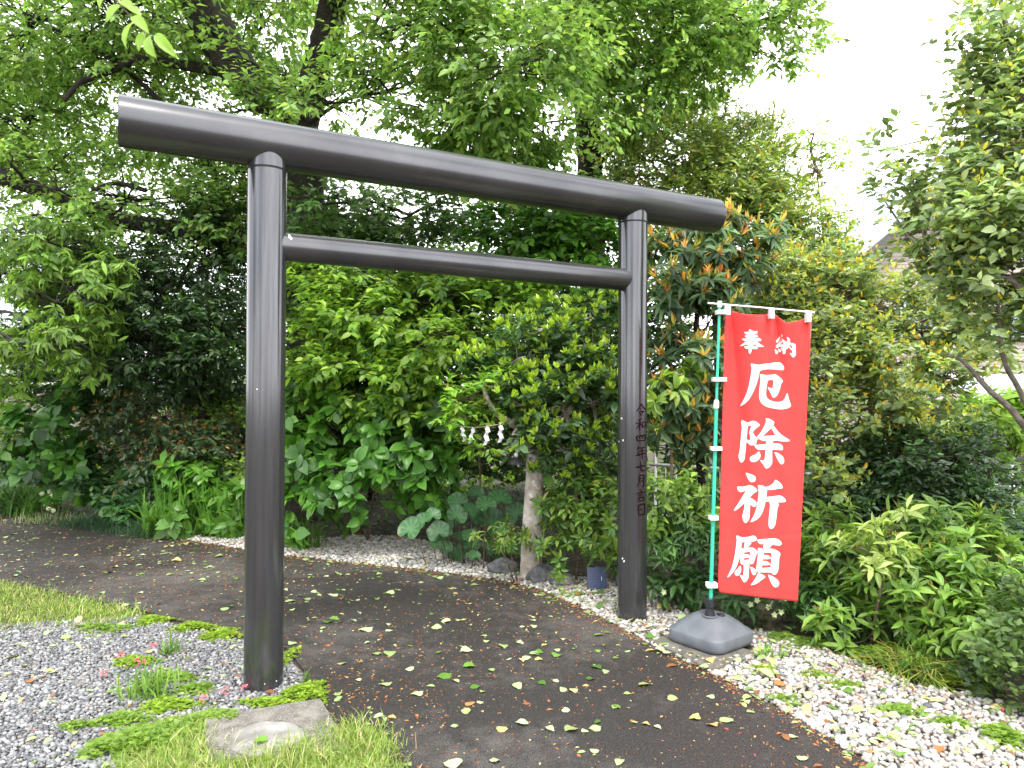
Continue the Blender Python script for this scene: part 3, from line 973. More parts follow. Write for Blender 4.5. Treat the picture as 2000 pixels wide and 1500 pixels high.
HB = 0.215
rings = [(HB - 0.018, 0.07, 0.0), (HB - 0.004, 0.075, 0.012), (HB, 0.08, 0.03), (HB, 0.08, 0.080), (HB - 0.003, 0.08, 0.086), (HB - 0.016, 0.085, 0.096), (HB - 0.06, 0.085, 0.142), (HB - 0.105, 0.08, 0.176), (HB - 0.125, 0.07, 0.186), (HB - 0.15, 0.055, 0.19), (0.02, 0.018, 0.191)]
g = Geo(); V = []; Fc = []
for h, rc, z in rings: V += rsq(h, rc, z)
n = 36
for i in range(len(rings) - 1):
    for k in range(n):
        a, b = i * n + k, i * n + (k + 1) % n
        Fc.append((a, b, b + n, a + n))
Fc += [tuple(reversed(range(n))), tuple(range((len(rings) - 1) * n, len(rings) * n))]
g.add(V, Fc); g.build("tank", M['grey_plastic'], base, smooth=True, auto=math.radians(50))
sb = P(1386.5, 1218, YB); sx, sy = sb.x, sb.y
g = Geo(); g.lathe([(0.045, zs + 0.186), (0.05, zs + 0.194), (0.042, zs + 0.197), (0.036, zs + 0.192)], 32, (sx, sy, 0), cap=False); g.build("tank_rim", M['grey_plastic'], base, smooth=True)
g = Geo(); g.lathe([(0.031, zs + 0.17), (0.029, zs + 0.20), (0.020, zs + 0.245), (0.022, zs + 0.25), (0.030, zs + 0.252), (0.0305, zs + 0.305), (0.028, zs + 0.308), (0.0135, zs + 0.308)], 28, (sx, sy, 0)); sk = g.build("socket", M['black_plastic'], base, smooth=True, auto=0.6)
for k in range(10):
    a = k / 10 * 6.283
    g = Geo(); g.tube([(sx + 0.033 * math.cos(a), sy + 0.033 * math.sin(a), zs + 0.19), (sx + 0.0225 * math.cos(a), sy + 0.0225 * math.sin(a), zs + 0.242)], [0.003, 0.002], 6); g.build("rib", M['black_plastic'], sk)
g = Geo(); g.lathe([(0.030, 0), (0.030, 0.006), (0.022, 0.010), (0.022, 0.013), (0.001, 0.014)], 24, (sx + 0.075, sy + 0.02, zs + 0.186)); g.build("filler_cap", M['black_plastic'], base, smooth=True, auto=0.6)

# ================================================================== PLANTS: generators
# leaf templates: x across (-.5..+.5), y along (0..1), z out of the blade; triangles
T4 = (np.array([(0, 0, 0), (-.5, .42, .05), (0, .45, -.03), (.5, .42, .05), (0, 1, -.10)]),
      np.array([(0, 2, 1), (0, 3, 2), (1, 2, 4), (2, 3, 4)]))
T8 = (np.array([(0, 0, 0), (-.42, .26, .05), (0, .28, 0), (.42, .26, .05), (-.42, .62, .03), (0, .65, -.03), (.42, .62, .03), (0, 1, -.13)]),
      np.array([(0, 2, 1), (0, 3, 2), (1, 2, 5), (1, 5, 4), (2, 3, 6), (2, 6, 5), (4, 5, 7), (5, 6, 7)]))
# longer template with a petiole, a cupped blade and a pointed tip (for leaves seen large)
_rows = [(0.0, 0.012, 0), (0.10, 0.012, 0.0), (0.16, 0.22, 0.02), (0.32, 0.44, 0.035), (0.52, 0.50, 0.025), (0.72, 0.38, -0.01), (0.88, 0.17, -0.06), (1.0, 0.0, -0.12)]


def big_leaf(rows, cup=0.10, wav=0.0):
    V, T = [], []
    for i, (y, w, z) in enumerate(rows):
        s = wav * math.sin(i * 2.1)
        V += [(-w, y, z + cup * w * 1.4 + s), (0, y, z), (w, y, z + cup * w * 1.4 - s)]
    for i in range(len(rows) - 1):
        a = i * 3
        T += [(a, a + 1, a + 4), (a, a + 4, a + 3), (a + 1, a + 2, a + 5), (a + 1, a + 5, a + 4)]
    return np.array(V, float), np.array(T)


TL = big_leaf(_rows, 0.16, 0.012)


def nrm(a):
    return a / np.maximum(np.linalg.norm(a, axis=-1, keepdims=True), 1e-9)


def leaf_frames(axis, up):
    a = nrm(axis)
    n = nrm(up - a * np.sum(up * a, -1, keepdims=True))
    r = np.cross(a, n)
    return a, n, r


def leaves_mesh(name, pos, axis, up, L, W, col, tmpl, mat):
    tv, tt = tmpl
    a, n, r = leaf_frames(axis, up)
    V = (pos[:, None] + (r[:, None] * (tv[:, 0:1] * W[:, None, None]))
         + (a[:, None] * (tv[:, 1:2] * L[:, None, None])) + (n[:, None] * (tv[:, 2:3] * L[:, None, None])))
    T = tt[None] + (np.arange(len(pos)) * len(tv))[:, None, None]
    return trimesh(name, V.reshape(-1, 3), T.reshape(-1, 3), mat, np.repeat(col, len(tv), 0))


def pal_pick(r, n, pal):
    w = np.array([p[3] for p in pal], float); w /= w.sum()
    return np.array([p[:3] for p in pal])[r.choice(len(pal), n, p=w)]


def blob(px, py, Y, rx, ry, rd=None, w=1.0, ang=0.0):
    """crown lobe: pixel centre, depth, radii in photo pixels (depth radius in metres)"""
    c = P(px, py, Y)
    k = Y / F
    return dict(c=np.array(c), r=np.array([rx * k, (rd if rd else (rx + ry) * 0.5 * k * 1.0), ry * k]), w=w * rx * ry * k * k)


WOB = {'sakaki_tree': 0.03}


def plant(name, label, cat, base, blobs, n_twig, lpt, twig_len, leaf, pal, tip_pal=None, tip_n=0, tmpl=T4, mat='leaf',
          stems=(), bark='bark_brown', droop=0.15, upb=0.35, whorl=False, n_single=0, seed=1, group=None, sub=14, shell=0.45,
          spread=0.20, twig_geo=True, colvar=0.22, tip_up=0.8, tip_scale=0.7, limb_r=0.022, single_tmpl=None, singles_filter=None,
          flat_up=0.8, clump_var=0.16):
    """leaf = (length, width, jitter)"""
    r = np.random.default_rng(seed)
    base = np.array(base, float)
    root = empty(name, base, label, cat, group)
    # ---- stems the photo shows (trunk, limbs)
    samples = []
    for sname, pts, rad in stems:
        q, rr = spline(pts, rad, 6)
        rg = random.Random(seed * 7 + len(samples))
        V, Fc = tube_vf(q, rr, 14 if max(rad) > 0.05 else 8, True, WOB.get(name, 0.10), rg)
        me = pymesh(sname, [v - Vector(base) for v in V], Fc, M[bark], True)
        link(sname, me, root)
        samples += [np.array(p) for p in q]
    if not samples:
        samples = [base + np.array([0, 0, 0.1])]
    S = np.array(samples)
    # ---- lobes -> sub clusters -> twigs
    w = np.array([b['w'] for b in blobs]); w = w / w.sum()
    subs, sub_b = [], []
    for i, b in enumerate(blobs):
        m = max(4, int(sub * (w[i] * len(blobs)) ** 0.7))
        d = nrm(r.normal(size=(m, 3)))
        f = (shell + (1 - shell) * r.uniform(0, 1, m) ** 0.6)[:, None]
        subs.append(b['c'] + d * f * b['r']); sub_b += [i] * m
    subs = np.concatenate(subs); sub_b = np.array(sub_b)
    subs[:, 2] = np.maximum(subs[:, 2], 0.06)
    sw = w[sub_b] / np.bincount(sub_b, minlength=len(blobs))[sub_b] * r.uniform(0.35, 1.6, len(subs))
    sw /= sw.sum()
    k = r.choice(len(subs), n_twig, p=sw)
    bc = np.array([b['c'] for b in blobs])[sub_b[k]]; br = np.array([b['r'] for b in blobs])[sub_b[k]]
    tb = subs[k] + r.normal(0, 1, (n_twig, 3)) * br * spread
    out = nrm((tb - bc) / br)
    td = nrm(out * 0.7 + np.array([0, 0, upb]) + r.normal(0, 0.45, (n_twig, 3)))
    tl = twig_len * np.exp(r.normal(0, 0.25, n_twig))
    tb[:, 2] = np.maximum(tb[:, 2], 0.05)
    clump = np.exp(r.normal(0, clump_var, len(subs)))[k]
    # ---- wood between
    V, Fc = [], []
    T_ = Geo()
    for i, b in enumerate(blobs):
        c = b['c']
        dist = np.linalg.norm(S - c, axis=1) + np.maximum(S[:, 2] - c[2], 0) * 1.5
        s = S[np.argmin(dist)]
        mid = (s + c) / 2 + np.array([0, 0, 0.12 * np.linalg.norm(s - c)]) + r.normal(0, 0.05, 3)
        q, rr = spline([Vector(s), Vector(mid), Vector(c)], [limb_r, limb_r * 0.75, limb_r * 0.4], 5)
        T_.tube(q, rr, 6, False)
        for j in np.nonzero(sub_b == i)[0]:
            e = subs[j]; s2 = c if r.random() < 0.6 else np.array(q[7])
            mid = (s2 + e) / 2 + r.normal(0, 0.12, 3) * np.linalg.norm(e - s2)
            q2, r2 = spline([Vector(s2), Vector(mid), Vector(e)], [limb_r * 0.42, limb_r * 0.3, limb_r * 0.14], 3)
            T_.tube(q2, r2, 4, False)
    me = pymesh("branches", [v - Vector(base) for v in T_.V], T_.F, M[bark], True)
    bo = link("branches", me, root); bo["kind"] = "stuff"
    if twig_geo:
        u = nrm(np.cross(td, np.array([0.3, 0.2, 1.0]))); v_ = np.cross(td, u)
        r0 = max(0.0016, leaf[0] * 0.018)
        ang = np.array([0, 2.094, 4.189])
        ringa = u[:, None] * np.cos(ang)[None, :, None] + v_[:, None] * np.sin(ang)[None, :, None]
        st = subs[k] * 0.5 + tb * 0.5
        VV = np.concatenate([st[:, None] + ringa * r0, tb[:, None] + ringa * r0 * 0.8, (tb + td * tl[:, None] * 0.95)[:, None] + ringa * r0 * 0.35], 1)
        tt = []
        for a in (0, 3):
            for q in range(3):
                p1, p2 = a + q, a + (q + 1) % 3
                tt += [(p1, p2, p2 + 3), (p1, p2 + 3, p1 + 3)]
        TT = np.array(tt)[None] + (np.arange(n_twig) * 9)[:, None, None]
        me = trimesh("twigs", VV.reshape(-1, 3) - base, TT.reshape(-1, 3), M['twig'])
        to = link("twigs", me, root); to["kind"] = "stuff"
    # ---- leaves
    n = n_twig * lpt
    ti = np.repeat(np.arange(n_twig), lpt)
    j = np.tile(np.arange(lpt), n_twig)
    D = td[ti]
    side = nrm(np.cross(D, np.array([0, 0, 1.0]) + r.normal(0, 0.15, (n, 3))))
    if whorl:
        ph = 2 * np.pi * (j / lpt) + np.repeat(r.uniform(0, 6.28, n_twig), lpt)
        e2 = np.cross(D, side)
        rad = side * np.cos(ph)[:, None] + e2 * np.sin(ph)[:, None]
        t = 0.75 + 0.25 * r.uniform(0, 1, n)
        ax = rad + D * r.uniform(0.1, 0.65, n)[:, None] + np.array([0, 0, -droop]) + r.normal(0, 0.12, (n, 3))
        up = D * 1.0 + np.array([0, 0, 0.35]) + r.normal(0, 0.15, (n, 3))
    else:
        t = 0.12 + 0.88 * (j + r.uniform(0, 1, n)) / lpt
        sg = np.where(j % 2 == 0, 1.0, -1.0)[:, None]
        ax = D * r.uniform(0.3, 0.9, n)[:, None] + side * sg * 0.9 + np.array([0, 0, -droop]) + r.normal(0, 0.28, (n, 3))
        up = np.array([0, 0, flat_up]) + out[ti] * 0.55 + r.normal(0, 0.38, (n, 3))
    pos = tb[ti] + D * (tl[ti] * t)[:, None] + r.normal(0, leaf[0] * 0.08, (n, 3))
    L = leaf[0] * np.exp(r.normal(0, leaf[2], n)); W = leaf[1] * (L / leaf[0]) * np.exp(r.normal(0, 0.10, n))
    col = pal_pick(r, n, pal) * np.exp(r.normal(0, colvar, n))[:, None] * clump[ti][:, None]
    if tip_pal and tip_n:
        m = int(n_twig * tip_n)
        frac = tip_n - int(tip_n)
        cnt = int(tip_n) if tip_n >= 1 else 1
        sel = np.arange(n_twig) if tip_n >= 1 else r.choice(n_twig, m, replace=False)
        for q in range(max(cnt, 3) if tip_n < 1 else cnt):
            nn = len(sel)
            p2 = (tb + td * tl[:, None])[sel]
            a2 = td[sel] * 0.8 + np.array([0, 0, tip_up]) + r.normal(0, 0.5, (nn, 3))
            u2 = np.cross(a2, r.normal(0, 1, (nn, 3)))
            l2 = leaf[0] * tip_scale * np.exp(r.normal(0, 0.2, nn))
            pos = np.concatenate([pos, p2]); ax = np.concatenate([ax, a2]); up = np.concatenate([up, u2])
            L = np.concatenate([L, l2]); W = np.concatenate([W, l2 * leaf[1] / leaf[0] * 0.85])
            col = np.concatenate([col, pal_pick(r, nn, tip_pal) * np.exp(r.normal(0, 0.2, nn))[:, None]])
    ok = pos[:, 2] > 0.015
    pos, ax, up, L, W, col = pos[ok], ax[ok], up[ok], L[ok], W[ok], col[ok]
    col = np.clip(col, 0.003, 0.85)
    rest = np.ones(len(pos), bool)
    if n_single:
        u, v, d = to_px(pos)
        inf = (u > 5) & (u < 1995) & (v > 5) & (v < 1495)
        score = np.where(inf, d - 0.25 * L / leaf[0], 1e6) + r.uniform(0, 0.25, len(pos)) * np.mean([b['r'].mean() for b in blobs])
        one = np.argsort(score)[:n_single]
        rest[one] = False
        var = leaf_variants(r, col[one], single_tmpl or tmpl, M[mat], name)
        a, nn, rr = leaf_frames(ax[one], up[one])
        for q, i in enumerate(one):
            o = bpy.data.objects.new("leaf", var[q % len(var)] if len(var) < 3 else nearest_var(var, col[i]))
            COL.objects.link(o); o.parent = root
            mx = np.eye(4)
            mx[:3, 0] = rr[q] * W[i]; mx[:3, 1] = a[q] * L[i]; mx[:3, 2] = nn[q] * L[i]; mx[:3, 3] = pos[i] - base
            o.matrix_basis = Matrix(mx.tolist())
    me = leaves_mesh("foliage", pos[rest] - base, ax[rest], up[rest], L[rest], W[rest], col[rest], tmpl, M[mat])
    fo = link("foliage", me, root); fo["kind"] = "stuff"
    return root


VARCOL = {}


def leaf_variants(r, cols, tmpl, mat, key, k=10):
    out = []
    tv, tt = tmpl
    pick = cols[r.choice(len(cols), min(k, len(cols)), replace=False)]
    for c in pick:
        V = tv.copy(); V[:, 2] += 0.04 * r.normal() * V[:, 1] ** 2; V[:, 0] *= 1 + 0.08 * r.normal()
        me = trimesh("leaf", V, tt, mat, np.repeat(c[None], len(tv), 0))
        me["c"] = [float(x) for x in c]
        VARCOL[me.name] = c
        out.append(me)
    return out


def nearest_var(var, c):
    return min(var, key=lambda m: float(np.sum((VARCOL[m.name] - c) ** 2)))


def gz(px, Y):
    p = P(px, 1000, Y)
    return (p.x, p.y, 0.0)


# palettes (linear base colours; last number = weight)
CHERRY = [(0.172, 0.295, 0.066, 4), (0.235, 0.365, 0.09, 3), (0.098, 0.185, 0.050, 2.5), (0.29, 0.40, 0.10, 1.2)]
DARK = [(0.034, 0.074, 0.024, 4), (0.050, 0.100, 0.030, 3), (0.022, 0.052, 0.019, 3), (0.07, 0.12, 0.04, 0.8)]
MIDG = [(0.078, 0.155, 0.036, 4), (0.115, 0.205, 0.045, 3), (0.045, 0.098, 0.028, 3)]
LIME = [(0.17, 0.30, 0.035, 4), (0.24, 0.37, 0.045, 3), (0.11, 0.22, 0.03, 3), (0.06, 0.14, 0.025, 2)]
YELTIP = [(0.48, 0.40, 0.035, 3), (0.34, 0.40, 0.045, 3), (0.52, 0.27, 0.035, 1)]

# ================================================================== TREES
# big cherry whose leaning trunk shows above the top beam
bx = gz(612, 9.6)
cherryA = plant("cherry_tree", "tall cherry tree with a leaning near-black trunk behind the torii's near post", "tree", bx,
      [blob(60, 60, 8.6, 210, 120), blob(230, 20, 8.0, 210, 110), blob(60, 230, 9.2, 170, 90), blob(250, 150, 8.6, 170, 90), blob(110, 370, 7.9, 70, 35, w=.8), blob(20, 320, 8.0, 50, 30, w=.7),
       blob(330, 60, 9.4, 120, 80), blob(520, 40, 9.4, 110, 90), blob(100, 330, 9.6, 150, 60), blob(360, 250, 8.8, 160, 80), blob(250, 390, 9.2, 190, 70), blob(100, 440, 9.4, 130, 60),
       blob(560, 150, 9.6, 110, 80), blob(640, 200, 7.6, 110, 60), blob(780, 50, 7.0, 130, 100), blob(420, 330, 8.8, 120, 70), blob(480, 215, 7.6, 90, 40), blob(450, 110, 7.2, 55, 30, w=.7), blob(370, 40, 7.3, 40, 22, w=.6), blob(420, 430, 9.0, 120, 70),
       blob(760, 180, 7.4, 120, 80), blob(300, -120, 8.0, 350, 100), blob(700, -100, 7.5, 300, 90), blob(-120, 200, 9.5, 160, 200)],
      7200, 9, 0.28, (0.080, 0.041, 0.22), CHERRY, tmpl=T4, mat='leaf', seed=3, sub=24, droop=0.35, upb=0.1, bark='bark_dark',
      limb_r=0.03, spread=0.22, shell=0.25, n_single=120, single_tmpl=T8,
      stems=[("trunk", [bx, P(605, 800, 9.5), P(598, 560, 9.2), P(592, 330, 8.8), P(560, 215, 8.4), P(475, 150, 8.2), P(405, 30, 8.0), P(360, -120, 7.9)], [0.30, 0.27, 0.25, 0.23, 0.21, 0.22, 0.23, 0.21]),
             ("limb", [P(590, 260, 8.7), P(618, 140, 8.3), P(642, 55, 8.0), P(668, -60, 7.8)], [0.17, 0.165, 0.16, 0.15]),
             ("limb", [P(440, 140, 8.2), P(350, 126, 8.1), P(280, 114, 8.0), P(215, 138, 8.0), P(160, 160, 8.0), P(125, 196, 8.0)], [0.07, 0.055, 0.05, 0.042, 0.035, 0.025]),
             ("limb", [P(590, 470, 9.0), P(400, 455, 9.1), P(240, 430, 9.0), P(130, 392, 8.8), P(20, 350, 8.6), P(-120, 300, 8.4)], [0.12, 0.11, 0.09, 0.09, 0.095, 0.095]),
             ("limb", [P(285, 372, 8.7), P(230, 358, 8.7), P(185, 372, 8.7), P(120, 420, 8.7)], [0.03, 0.028, 0.024, 0.014]),
             ("limb", [P(330, 215, 8.3), P(250, 140, 8.2), P(160, 80, 8.2), P(60, 40, 8.2)], [0.03, 0.025, 0.02, 0.012])])

bx = gz(1160, 10.6)
cherryB = plant("cherry_tree", "cherry tree with an upright dark trunk and thin grey limbs above the torii's far half", "tree", bx,
      [blob(1000, 130, 6.8, 150, 100), blob(1140, 60, 7.6, 150, 100), blob(1290, 60, 8.4, 140, 90, w=.7), blob(1430, 30, 8.6, 130, 80, w=.6), blob(1540, 30, 8.8, 90, 60, w=.55),
       blob(1060, 240, 7.6, 140, 70), blob(1240, 160, 8.6, 130, 80, w=.7), blob(900, 220, 7.2, 120, 80), blob(880, 60, 7.0, 130, 90), blob(960, 300, 7.8, 110, 50), blob(1380, 110, 8.8, 90, 60),
       blob(1480, 100, 9.0, 60, 35), blob(1150, -120, 7.8, 350, 90)],
      4300, 9, 0.28, (0.084, 0.043, 0.22), CHERRY, tmpl=T4, mat='leaf', seed=4, sub=20, droop=0.35, upb=0.1, bark='bark_dark',
      limb_r=0.026, spread=0.22, shell=0.25, n_single=120, single_tmpl=T8,
      stems=[("trunk", [bx, P(1160, 700, 10.4), P(1155, 420, 10.0), P(1148, 230, 9.6), P(1152, 110, 9.4), P(1165, -60, 9.2)], [0.24, 0.21, 0.18, 0.165, 0.15, 0.13]),
             ("limb", [P(1150, 190, 9.6), P(1230, 130, 9.2), P(1310, 75, 8.9), P(1400, 0, 8.6)], [0.075, 0.065, 0.055, 0.045]),
             ("limb", [P(1150, 420, 9.9), P(900, 296, 7.8), P(955, 235, 7.6), P(1010, 180, 7.4), P(1060, 100, 7.3), P(1120, 10, 7.2)], [0.06, 0.05, 0.045, 0.04, 0.03, 0.02]),
             ("limb", [P(955, 235, 7.6), P(1000, 130, 7.5), P(1010, 60, 7.4), P(1020, -20, 7.4)], [0.03, 0.026, 0.02, 0.014]),
             ("limb", [P(985, 20, 7.3), P(968, 55, 7.3), P(960, 90, 7.3)], [0.035, 0.03, 0.02]),
             ("limb", [P(1160, 330, 9.6), P(1330, 160, 9.4), P(1420, 105, 9.4)], [0.03, 0.022, 0.012])])

# a hanging spray of the cherry close to the lens
bx = P(150, -300, 3.0)
# evergreen behind the left post
bx = gz(400, 9.6)
plant("camellia_tree", "dark evergreen camellia tree with dense matt leaves left of the near post", "tree", bx,
      [blob(330, 590, 8.8, 150, 100), blob(420, 510, 9.2, 120, 90), blob(260, 670, 8.6, 120, 70), blob(420, 660, 8.7, 90, 70), blob(220, 560, 9.2, 110, 80), blob(350, 700, 8.6, 110, 45), blob(140, 540, 9.4, 110, 80), blob(130, 660, 9.2, 100, 70), blob(470, 420, 9.6, 100, 80), blob(240, 745, 9.2, 110, 28), blob(400, 735, 9.1, 90, 28), blob(330, 755, 9.8, 150, 40), blob(120, 745, 9.6, 110, 35)],
      3800, 9, 0.22, (0.085, 0.036, 0.18), DARK, [(0.10, 0.22, 0.03, 1)], 0.10, tmpl=T4, mat='leaf_mid', seed=5, sub=16, droop=0.45, upb=0.2, bark='bark_dark', n_single=80, single_tmpl=T8,
      stems=[("trunk", [bx, P(395, 820, 9.4), P(380, 640, 9.2), P(350, 560, 9.0)], [0.06, 0.055, 0.05, 0.03])])
bx = gz(-110, 8.9)
plant("oak_tree", "evergreen oak with drooping bright new leaves at the bend of the path", "tree", bx,
      [blob(110, 590, 7.8, 75, 60), blob(60, 690, 7.7, 65, 40), blob(170, 680, 7.6, 60, 45), blob(120, 480, 8.2, 90, 50), blob(190, 590, 7.9, 55, 50), blob(20, 700, 7.8, 60, 35), blob(110, 650, 7.6, 50, 40), blob(60, 540, 8.4, 70, 50)],
      620, 8, 0.20, (0.115, 0.036, 0.18), [(0.165, 0.275, 0.042, 4), (0.12, 0.215, 0.035, 3), (0.06, 0.125, 0.025, 2.5)], tmpl=T8, mat='leaf', seed=6, sub=10, droop=0.9, upb=0.0, bark='bark_dark', whorl=True, n_single=200,
      stems=[("trunk", [bx, P(-105, 820, 8.7), P(-70, 640, 8.5), P(10, 520, 8.3)], [0.09, 0.08, 0.06, 0.03])])
# dense evergreens behind the torii opening
bx = gz(830, 10.2)
plant("bay_tree", "dense evergreen tree filling the gap between the two torii beams", "tree", bx,
      [blob(610, 400, 8.3, 45, 50), blob(585, 470, 8.3, 40, 40), blob(640, 400, 9.6, 110, 70), blob(760, 420, 9.4, 130, 60), blob(900, 400, 9.6, 120, 40), blob(620, 560, 9.4, 90, 90), blob(760, 540, 9.4, 130, 70), blob(930, 500, 9.4, 130, 70), blob(1060, 520, 9.4, 100, 70), blob(600, 720, 9.2, 60, 90), blob(950, 680, 9.4, 130, 100), blob(760, 680, 9.4, 130, 80), blob(1130, 700, 9.2, 110, 100), blob(840, 820, 9.2, 130, 70), blob(1080, 850, 9.0, 140, 80)],
      4300, 9, 0.24, (0.095, 0.045, 0.2), MIDG, tmpl=T4, mat='leaf_mid', seed=7, sub=16, droop=0.3, upb=0.25, bark='bark_dark', n_single=60, single_tmpl=T8,
      stems=[("trunk", [bx, P(830, 850, 10.1), P(820, 600, 9.9), P(800, 420, 9.7)], [0.13, 0.12, 0.09, 0.04])])
bx = gz(1120, 9.4)
plant("privet_tree", "leafy privet with twining shoots between the beams beside the far post", "tree", bx,
      [blob(1110, 450, 8.6, 100, 60), blob(1170, 470, 8.4, 70, 50), blob(1020, 460, 8.8, 90, 45), blob(1150, 590, 8.2, 70, 40), blob(1060, 590, 8.2, 60, 35)],
      800, 9, 0.24, (0.095, 0.050, 0.2), [(0.075, 0.19, 0.022, 4), (0.12, 0.25, 0.03, 2), (0.05, 0.13, 0.02, 3)], tmpl=T8, mat='leaf_mid', seed=8, sub=14, droop=0.3, n_single=60,
      stems=[("trunk", [bx, P(1120, 800, 9.2), P(1110, 620, 8.9), P(1110, 480, 8.7)], [0.05, 0.045, 0.04, 0.02])])
# lime-leaved small tree in flat tiers
bx = gz(700, 8.7)
plant("hornbeam_tree", "small tree with lime green leaves in flat tiers under the tie beam", "tree", bx,
      [blob(650, 590, 8.0, 80, 22, 0.6), blob(740, 620, 7.8, 130, 24, 0.7), blob(860, 590, 8.0, 110, 24, 0.6), blob(660, 660, 7.9, 100, 24, 0.6), blob(800, 670, 7.6, 130, 26, 0.7), blob(900, 650, 7.8, 80, 24, 0.5), blob(720, 715, 7.7, 110, 24, 0.6), blob(620, 720, 7.9, 60, 24, 0.5), blob(820, 730, 7.6, 90, 24, 0.5), blob(770, 775, 7.6, 80, 24, 0.5), blob(900, 560, 8.2, 130, 30, 0.6), blob(1000, 600, 8.0, 70, 28, 0.5), blob(690, 540, 8.3, 110, 24, 0.6), blob(840, 530, 8.3, 120, 22, 0.6)],
      1700, 9, 0.22, (0.090, 0.050, 0.2), LIME, tmpl=T8, mat='leaf', seed=9, sub=13, droop=0.35, upb=0.05, spread=0.25, shell=0.2, flat_up=1.2, n_single=240,
      stems=[("trunk", [bx, P(700, 900, 8.6), P(720, 740, 8.4), P(760, 600, 8.3), P(800, 520, 8.3)], [0.05, 0.045, 0.04, 0.03, 0.015])])
# osmanthus behind the banner
bx = gz(1420, 9.6)
plant("osmanthus_tree", "tall small-leaved osmanthus rising behind the end of the top beam", "tree", bx,
      [blob(1360, 300, 9.2, 120, 70), blob(1260, 260, 9.6, 100, 55), blob(1470, 360, 8.8, 110, 70), blob(1450, 270, 9.4, 80, 50), blob(1550, 420, 8.4, 70, 55), blob(1300, 350, 9.2, 130, 50), blob(1400, 420, 8.8, 100, 50), blob(1200, 320, 9.6, 60, 40), blob(1340, 220, 9.8, 70, 40), blob(1530, 340, 9.0, 45, 45), blob(1580, 480, 8.4, 60, 50), blob(1360, 520, 9.0, 130, 80), blob(1500, 540, 8.8, 120, 80)],
      4300, 9, 0.20, (0.072, 0.028, 0.2), [(0.225, 0.32, 0.07, 4), (0.30, 0.38, 0.085, 3), (0.10, 0.165, 0.045, 2.5)], [(0.36, 0.38, 0.04, 3), (0.48, 0.18, 0.03, 0.8)], 0.3, tmpl=T4, mat='leaf_gloss', seed=10, sub=16, droop=0.05, upb=0.55,
      stems=[("trunk", [bx, P(1415, 800, 9.5), P(1400, 550, 9.3), P(1390, 380, 9.2)], [0.12, 0.11, 0.08, 0.04])])
# wispy vine shoots against the sky
bx = gz(1640, 9.0)
plant("wisteria", "wispy pale leafy shoots reaching into the white sky above the banner", "shrub", bx,
      [blob(1590, 330, 8.6, 40, 60), blob(1620, 420, 8.4, 40, 50), blob(1640, 470, 8.2, 40, 30), blob(1590, 260, 8.8, 30, 30), blob(1610, 520, 8.4, 60, 40)],
      110, 8, 0.24, (0.080, 0.030, 0.2), [(0.16, 0.28, 0.03, 3), (0.26, 0.34, 0.04, 2)], tmpl=T4, mat='leaf', seed=12, sub=7, droop=0.3, upb=0.3,
      stems=[("stem", [bx, P(1630, 700, 8.8), P(1610, 480, 8.6), P(1595, 330, 8.7)], [0.02, 0.02, 0.015, 0.008])])

# ================================================================== MIDDLE SHRUBS
bx = G(1037, 1131)
sak_st = [("trunk", [bx - Vector((0, 0, 0.05)), P(1038, 1080, 6.56), P(1041, 1000, 6.58), P(1044, 930, 6.6), P(1043, 880, 6.62)], [0.100, 0.096, 0.089, 0.080, 0.068]),
          ("limb", [P(1043, 890, 6.62), P(1024, 850, 6.55), P(998, 826, 6.45), P(968, 806, 6.4), P(950, 775, 6.4), P(940, 740, 6.4)], [0.045, 0.032, 0.03, 0.028, 0.022, 0.012]),
          ("limb", [P(1043, 885, 6.62), P(1052, 820, 6.7), P(1075, 740, 6.8), P(1100, 650, 6.85)], [0.055, 0.045, 0.035, 0.018]),
          ("limb", [P(1044, 885, 6.62), P(1090, 830, 6.6), P(1140, 760, 6.6), P(1160, 680, 6.7)], [0.045, 0.035, 0.028, 0.012])]
plant("sakaki_tree", "small sakaki tree with pale bark and glossy leaves, hung with white paper streamers", "tree", (bx.x, bx.y, 0),
      [blob(1070, 720, 6.8, 90, 70), blob(1140, 690, 6.8, 65, 70), blob(1010, 700, 6.7, 80, 50), blob(1100, 800, 6.5, 90, 60), blob(1030, 790, 6.4, 60, 40), blob(1160, 790, 6.6, 50, 60), blob(1110, 880, 6.6, 80, 35), blob(1160, 620, 7.0, 45, 40), blob(1070, 640, 7.0, 60, 30), blob(960, 745, 6.5, 60, 30), blob(1170, 890, 6.6, 40, 50), blob(1000, 850, 6.3, 40, 18)],
      760, 8, 0.17, (0.088, 0.042, 0.16), [(0.045, 0.098, 0.032, 4), (0.07, 0.14, 0.04, 3), (0.03, 0.068, 0.025, 3)], [(0.28, 0.42, 0.04, 4), (0.36, 0.47, 0.05, 2)], 9, tmpl=T8, mat='leaf_gloss', seed=13, sub=11, droop=0.45, upb=0.55, n_single=300, tip_up=0.9, tip_scale=0.72,
      stems=sak_st, bark='bark_pale', limb_r=0.016)
bx = G(930, 1110)
plant("privet_shrub", "yellow-green leafy spray beside the paper streamers", "shrub", (P(935, 1000, 7.5).x, 7.5, 0),
      [blob(920, 780, 6.4, 45, 32), blob(960, 750, 6.5, 40, 25), blob(905, 815, 6.4, 28, 22), blob(950, 870, 6.3, 30, 14)],
      130, 8, 0.15, (0.075, 0.028, 0.2), [(0.16, 0.30, 0.03, 3), (0.10, 0.22, 0.025, 3), (0.26, 0.36, 0.04, 1)], [(0.45, 0.30, 0.03, 1)], 0.06, tmpl=T8, mat='leaf_mid', seed=14, sub=7, droop=0.2, upb=0.3, n_single=120,
      stems=[("stem", [(P(935, 1000, 7.5).x, 7.5, 0), P(938, 930, 7.3), P(930, 830, 6.8), P(920, 780, 6.4)], [0.014, 0.012, 0.010, 0.006])], limb_r=0.008)
